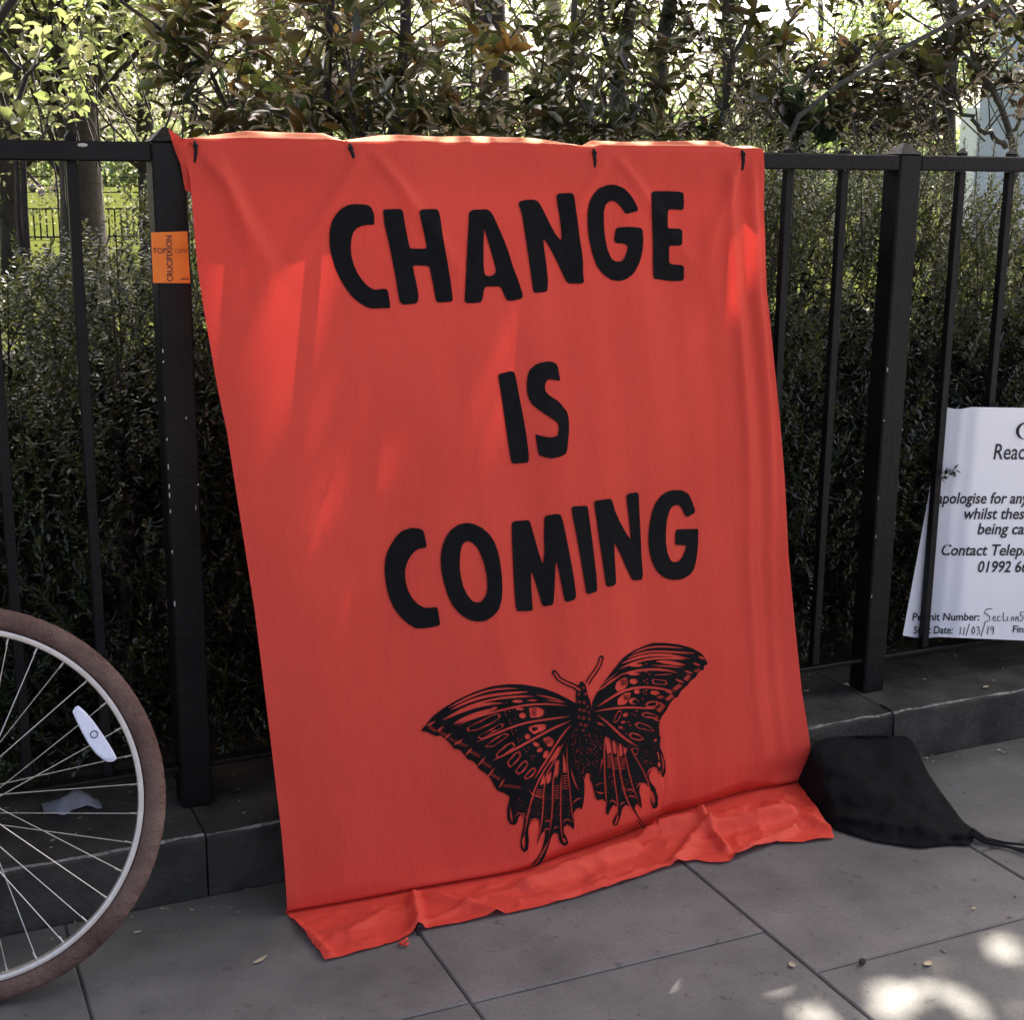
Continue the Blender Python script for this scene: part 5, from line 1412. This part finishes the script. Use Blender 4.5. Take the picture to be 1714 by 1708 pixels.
# upright yew leaders above the hedge, right of the banner
def yew_shoots(spots):
    for p, h in spots:
        p = np.array(p); b0 = p-np.array([0, 0, h])
        mb = MB(); mb.tube([b0, p], [.004, .0012], 3, False)
        tri = np.array([(a_, b_, c_) for a_, b_, c_, d_ in mb.f] + [(a_, c_, d_) for a_, b_, c_, d_ in mb.f])
        K = int(h/.0042)
        tt = np.linspace(.1, 1, K); d_ = np.array([0, 0, 1.])
        P = b0+np.outer(tt, p-b0)
        a = np.arange(K)*2.399
        rad = np.stack([np.cos(a), np.sin(a), np.zeros(K)], 1)
        D = rad*.9+np.array([0, 0, .45])+rng.normal(0, .12, (K, 3))
        v, f = leaf_arrays(P, D, unit(d_*.8-rad*.4), .030*(1.05-.6*tt**4), .0055, False, .05, .1)
        mesh_obj('leader_shoot', np.concatenate([v, np.array(mb.v)]), np.concatenate([f, tri+len(v)]), M['leader'], hedge)
yew_shoots([(on_y(x, y, rng.uniform(3.3, 4.0)), h) for x, y, h in [(1262, 135, .40), (1232, 160, .36), (1215, 185, .30), (1285, 165, .36), (1300, 200, .28), (1205, 215, .26), (1248, 180, .32), (1275, 195, .30), (1320, 222, .25), (1190, 232, .22), (1225, 205, .28), (1268, 215, .26), (1292, 225, .25)]])
yew_shoots([(on_y(x, y, rng.uniform(3.2, 3.8)), h) for x, y, h in [(1450, 205, .26), (1478, 198, .28), (1500, 215, .26), (1465, 225, .22), (1530, 230, .22), (1560, 222, .22), (1590, 212, .26), (1615, 230, .22), (1640, 222, .24), (1665, 235, .2), (1705, 205, .26), (1695, 225, .22), (1430, 228, .22), (1485, 230, .22), (1440, 240, .2), (1575, 238, .2), (1545, 240, .2), (1600, 240, .2), (1400, 238, .2), (1375, 240, .2)]])

# broad-leaved plant right of the yew leaders
fat = empty('broad_frond_plant', tuple(np.array([2.75, 4.1, 0])), 'plant with wide pleated fronds behind the railing, right of the banner', 'plant', SHG)
L2 = Leaves(); mb = MB()
for (bx_, by_, tx, ty, w) in [(1345, 245, 1408, 165, .05), (1330, 240, 1322, 120, .04), (1355, 245, 1372, 190, .05), (1340, 245, 1300, 185, .035), (1360, 245, 1420, 210, .04), (1335, 235, 1345, 170, .045)]:
    a, b_ = on_y(bx_, by_, 4.1), on_y(tx, ty, 4.0)
    g0 = a.copy(); g0[2] = .1
    mb = MB(); mb.tube([g0, a, b_*.3+a*.7], [.008, .006, .003], 6, False); mb.build('stem', M['stem_green'], fat, True)
    for k in range(6):
        t_ = (k-2.5)/2.5
        dd = (b_-a); L_ = np.linalg.norm(dd)
        sd_ = unit(np.cross(dd, np.array([0, -1., .2])))
        v, f = leaf_arrays((a+dd*.08)[None], (dd+sd_*t_*L_*.42)[None], (np.array([0, -1., .3])+.4*rng.normal(size=3))[None], L_*(1-.22*abs(t_)), w*.85, True, .1); L2.add(v, f)
L2.build('foliage', M['frond'], fat)

# ------------------------------------------------------------------ trees in the park
def tree(name, label, px, Y, r, top, crowns, lmat, L_, bark='bark', limbs=(), lean=0, group='trees in the park', cat='tree'):
    base = on_y(px, 290, Y); base[2] = 0.0
    t = empty(name, tuple(base), label, cat, group)
    mb = MB()
    n = 12
    pts = [base + np.array([lean*top*(i/n), 0, top*i/n]) + np.append(rng.normal(0, r*.18, 2), 0)*(i > 0) for i in range(n+1)]
    mb.tube(pts, [r*(1.35 if i == 0 else 1.12 if i == 1 else 1-.6*i/n) for i in range(n+1)], 12)
    for (h0, qx, qy, QY, r0, r1) in limbs:
        i = int(h0/top*n); a = pts[i]; b_ = on_y(qx, qy, QY)
        p2 = branch(mb, a, b_, r0, r1, .04, 8, 8)
    L2 = Leaves()
    for (cx, cz, rx, ry, rz, nc, nl, cr) in crowns:
        cc = on_y(cx, 290, Y); cc[2] = cz
        cl = unit(rng.normal(size=(nc, 3)))*(.35+.65*rng.random((nc, 1))**.5)*np.array([rx, ry, rz])+cc
        cl[:, 2] = np.maximum(cl[:, 2], .55)
        for c_ in cl:
            if rng.random() < .35:
                i = int(np.clip(c_[2]*.7/top*n, 1, n)); branch(mb, pts[i], c_, r*.16, r*.03, .08, 5, 4)
        cc_ = np.repeat(cl, nl, 0); m_ = len(cc_)
        P = cc_ + rng.normal(0, 1, (m_, 3))*cr*np.array([1, 1, .75])
        P = P[P[:, 2] > .3]
        v, f = leaf_arrays(P, rand_dirs(len(P))+np.array([0, 0, -.5]), rand_dirs(len(P))+np.array([0, 0, .6]), L_*rng.uniform(.7, 1.25, len(P)), L_*.55)
        L2.add(v, f)
    mb.build('trunk', M[bark], t, True)
    L2.build('crown', lmat, t)
    return t
tree('park_tree', 'dark trunked tree with a limb to the right, behind the bars left of the banner', 133, 11, .17, 7,
     [(60, 4.2, 2.2, 1.6, 2.0, 60, 110, .28), (200, 4.0, 2.0, 1.5, 2.2, 46, 110, .28), (20, 2.6, 1.0, 1.0, .8, 26, 100, .2)], M['light_leaf'], .08,
     limbs=((2.1, 215, 60, 10.6, .07, .045), (2.6, 330, -60, 10.4, .06, .03), (1.7, 60, 120, 11, .05, .02)))
tree('park_tree', 'feathery lime green tree hanging low between the dark trunk and the bronze shrub', 250, 20, .14, 8,
     [(230, 3.4, 2.6, 2.0, 2.9, 150, 120, .3)], M['lime_leaf'], .07)
tree('park_tree', 'pale lime tree filling the gap behind the bars at the far left', 15, 19, .14, 8,
     [(0, 3.8, 2.8, 2.0, 2.4, 110, 110, .32)], M['lime_leaf'], .08)
tree('park_tree', 'yellow green tree seen through the bronze shrub', 480, 24, .16, 9,
     [(470, 3.6, 3.4, 2.2, 3.0, 130, 100, .36)], M['lime_leaf'], .09)
tree('park_tree', 'mid green tree behind the middle of the banner top', 790, 21, .15, 8,
     [(780, 3.5, 2.8, 2.0, 2.7, 130, 110, .32)], M['mid_leaf'], .08)
tree('park_tree', 'tree with a pale grey trunk right of centre', 915, 16, .13, 7, [(930, 4.4, 2.0, 1.6, 1.7, 50, 100, .3)], M['light_leaf'], .08, bark='bark_pale', lean=.03)
tree('park_tree', 'brown trunked tree above the right part of the banner', 1208, 13, .12, 7, [(1180, 4.2, 1.8, 1.5, 1.5, 44, 100, .28), (1120, 2.2, .8, .8, .7, 16, 90, .2)], M['mid_leaf'], .07)
tree('park_tree', 'sparse pale tree against the white sky, left of the pale building', 1460, 24, .12, 8, [(1500, 4.0, 2.0, 1.6, 1.5, 60, 90, .34), (1400, 3.2, 2.6, 1.6, .9, 46, 80, .30), (1180, 1.6, 2.0, 1.4, .9, 50, 90, .3)], M['mid_leaf'], .11)
tree('park_tree', 'round low green tree behind the broad frond plant', 1360, 30, .14, 6, [(1360, 1.6, 2.0, 1.6, 1.1, 60, 100, .34)], M['mid_leaf'], .10)

# seen trunk; the unseen crown over the pavement is added to cut sky light
ob = on_y(828, 290, 6.4); ob[2] = 0
ot = empty('park_tree', tuple(ob), 'slim grey trunk rising straight behind the middle of the banner top', 'tree', 'trees in the park')
mb = MB()
tp_ = [ob+np.array([.012*i*math.sin(i), .01*i, .62*i]) for i in range(12)]
mb.tube(tp_, [.085-.004*i for i in range(12)], 12)
L2 = Leaves()
for (cx, cy, cz, rx, ry, rz, n) in [(.2, 3.2, 4.9, 1.7, 1.6, .7, 8500), (1.9, 3.0, 5.0, 1.6, 1.5, .7, 8500), (3.5, 3.2, 5.1, 1.5, 1.5, .7, 7500), (-1.4, 3.4, 5.0, 1.3, 1.5, .7, 6000), (1.0, 1.9, 5.2, 1.7, .9, .5, 4500)]:
    for k in range(10):
        e = np.array([cx, cy, cz]) + unit(rng.normal(size=3))*np.array([rx, ry, rz])*.7
        if branch_clear(tp_[8], e): branch(mb, tp_[8], e, .03, .006, .05, 7, 6)
    p = unit(rng.normal(size=(n, 3)))*(rng.random((n, 1))**(1/3.))*np.array([rx, ry, rz])+np.array([cx, cy, cz])
    canopy_leaves(L2, p, unit(rand_dirs(len(p))+np.array([0, 0, -.3])), unit(rand_dirs(len(p))*.8+np.array([0, 0, 1.])), .12, .068)
mb.build('trunk', M['bark'], ot, True); L2.build('crown', M['mid_leaf'], ot)

# far line of park trees
n = 60000
fx = rng.uniform(-40, 160, n); hgt = 5.2+1.6*np.sin(fx*.21)+1.1*np.sin(fx*.53+1)+.7*np.sin(fx*1.3)
P = np.stack([fx, rng.uniform(118, 132, n), hgt*rng.random(n)**.8+.2], 1)
P = P + rng.normal(0, .25, (n, 3))
v, f = leaf_arrays(P, rand_dirs(n), rand_dirs(n)+np.array([0, 0, .6]), .75, .5)
tag(mesh_obj('far_wood', v, f, M['far_leaf']), 'distant line of trees beyond the lawn', 'wood', None, 'stuff')

# ------------------------------------------------------------------ pale building at the right
bY = 22.0
b0 = on_y(1800, 290, bY); bl = empty('pale_building', (b0[0]+2, bY, 0), 'pale blue rendered building behind the shrubs at the right', 'building')
zt = on_y(1800, 10, bY)[2]
q = MB(); q.box(b0[0], b0[0]+7, bY, bY+2.9, 0, zt, .02)
q.build('wall', M['render_wall'], bl)
q = MB(); q.box(b0[0]-.12, b0[0]+7.15, bY-.15, bY+3.05, zt+.002, zt+.14, .02); q.build('roof', M['bark_pale'], bl)
q = MB(); q.box(b0[0]+.05, b0[0]+5, bY+2.903, bY+3.5, 0, on_y(1540, 175, bY+3.2)[2], .02); q.build('annex', M['white_canvas'], bl)
zw0, zw1 = on_y(1706, 232, bY+.9)[2], on_y(1706, 160, bY+.9)[2]
q = MB(); q.box(b0[0]-.035, b0[0]-.003, bY+.55, bY+1.02, zw0, zw1, .004); wf = q.build('window', M['bike_frame'], bl)
q = MB(); q.box(b0[0]-.045, b0[0]-.036, bY+.59, bY+.98, zw0+.04, zw1-.04); q.build('pane', M['dark_glass'], wf)

# ------------------------------------------------------------------ far park details seen through the bars at the left
def low_fence(name, label, x0, x1, Y, h, sp, r):
    q = MB()
    for z in (h, h*.12): q.box(x0, x1, Y-r, Y+r, z-r, z+r)
    x = x0
    while x < x1:
        q.box(x-r*.8, x+r*.8, Y-r*.8-.001, Y+r*.8+.001, 0, h-r-.001); x += sp
    o = q.build(name, M['iron']); tag(o, label, 'fence', 'low park fences'); return at_loc(o)
low_fence('park_fence', 'nearer low black bar fence on the lawn, seen between the bars at the left', -6, 14, 30, .62, .12, .018)
low_fence('park_fence', 'farther thin black fence across the bright lawn, seen between the bars at the left', -12, 40, 84, .95, 2.4, .03)
mq = empty('marquee', (5.5, 108, 0), 'white marquee far across the lawn at the left', 'marquee')
q = MB(); q.box(3.2, 9.2, 106, 110, 0, 1.9); q.build('wall', M['white_canvas'], mq)
q = MB(); q.add([(3, 105.8, 1.905), (9.4, 105.8, 1.905), (9.4, 110.2, 1.905), (3, 110.2, 1.905), (3.4, 108, 2.9), (9.0, 108, 2.9)], [(3, 2, 1, 0), (0, 1, 5, 4), (2, 3, 4, 5), (1, 2, 5), (3, 0, 4)]); q.build('roof', M['white_canvas'], mq)

def seated_person(loc, yaw, label):
    J = {'hip': (0, 0, .12), 'waist': (0, .04, .3), 'chest': (0, .07, .5), 'neck': (0, .05, .64), 'head': (0, .03, .74), 'crown': (0, .03, .84),
         'kl': (-.13, -.38, .42), 'fl': (-.12, -.55, .06), 'tl': (-.12, -.68, .03), 'kr': (.15, -.36, .40), 'fr': (.16, -.56, .06), 'tr': (.17, -.68, .03),
         'sl': (-.19, .06, .56), 'el': (-.26, -.14, .36), 'hl': (-.14, -.34, .40), 'sr': (.19, .06, .56), 'er': (.27, -.12, .36), 'hr': (.14, -.32, .42)}
    E = [('hip', 'waist'), ('waist', 'chest'), ('chest', 'neck'), ('neck', 'head'), ('head', 'crown'), ('hip', 'kl'), ('kl', 'fl'), ('fl', 'tl'), ('hip', 'kr'), ('kr', 'fr'), ('fr', 'tr'), ('chest', 'sl'), ('sl', 'el'), ('el', 'hl'), ('chest', 'sr'), ('sr', 'er'), ('er', 'hr')]
    R_ = {'hip': .14, 'waist': .13, 'chest': .15, 'neck': .055, 'head': .095, 'crown': .07, 'kl': .075, 'kr': .075, 'fl': .05, 'fr': .05, 'tl': .035, 'tr': .035, 'sl': .07, 'sr': .07, 'el': .05, 'er': .05, 'hl': .035, 'hr': .035}
    ks = list(J); me = bpy.data.meshes.new('person')
    me.from_pydata([J[k] for k in ks], [(ks.index(a), ks.index(b_)) for a, b_ in E], [])
    o = bpy.data.objects.new('person', me); C.objects.link(o)
    md = o.modifiers.new('skin', 'SKIN')
    for i, k in enumerate(ks):
        o.data.skin_vertices[0].data[i].radius = (R_[k], R_[k])
        o.data.skin_vertices[0].data[i].use_root = (k == 'hip')
    sb = o.modifiers.new('sub', 'SUBSURF'); sb.levels = 1; sb.render_levels = 1
    dg = bpy.context.evaluated_depsgraph_get(); dg.update()
    nm = bpy.data.meshes.new_from_object(o.evaluated_get(dg))
    o.modifiers.clear(); o.data = nm; nm.materials.clear(); nm.materials.append(M['clothes']); nm.materials.append(M['skin'])
    for p in nm.polygons:
        p.use_smooth = True
        c_ = p.center
        if c_.z > .66 or (c_.y < -.27 and c_.z > .34 and c_.z < .45 and abs(c_.x) < .17): p.material_index = 1
    o.location = loc; o.rotation_euler = (0, 0, yaw)
    tag(o, label, 'person', 'people sitting on the lawn')
    q = MB(); q.ball((0, .045, .775), (.105, .11, .10), 10, 6)
    q.build('hair', M['rubber'], o, True).location = (0, 0, 0)
    return o
for x, y, yaw, lb in [(62, 322, .4, 'person in dark clothes sitting on the lawn, nearest the left sapling'), (95, 321, -.5, 'person in dark clothes sitting on the lawn beside the first bar'), (52, 321, 1.2, 'person in dark clothes sitting with knees up, leftmost on the lawn')]:
    p = on_y(x, y+11, 78); p[2] = .02
    seated_person(tuple(p), yaw, lb)
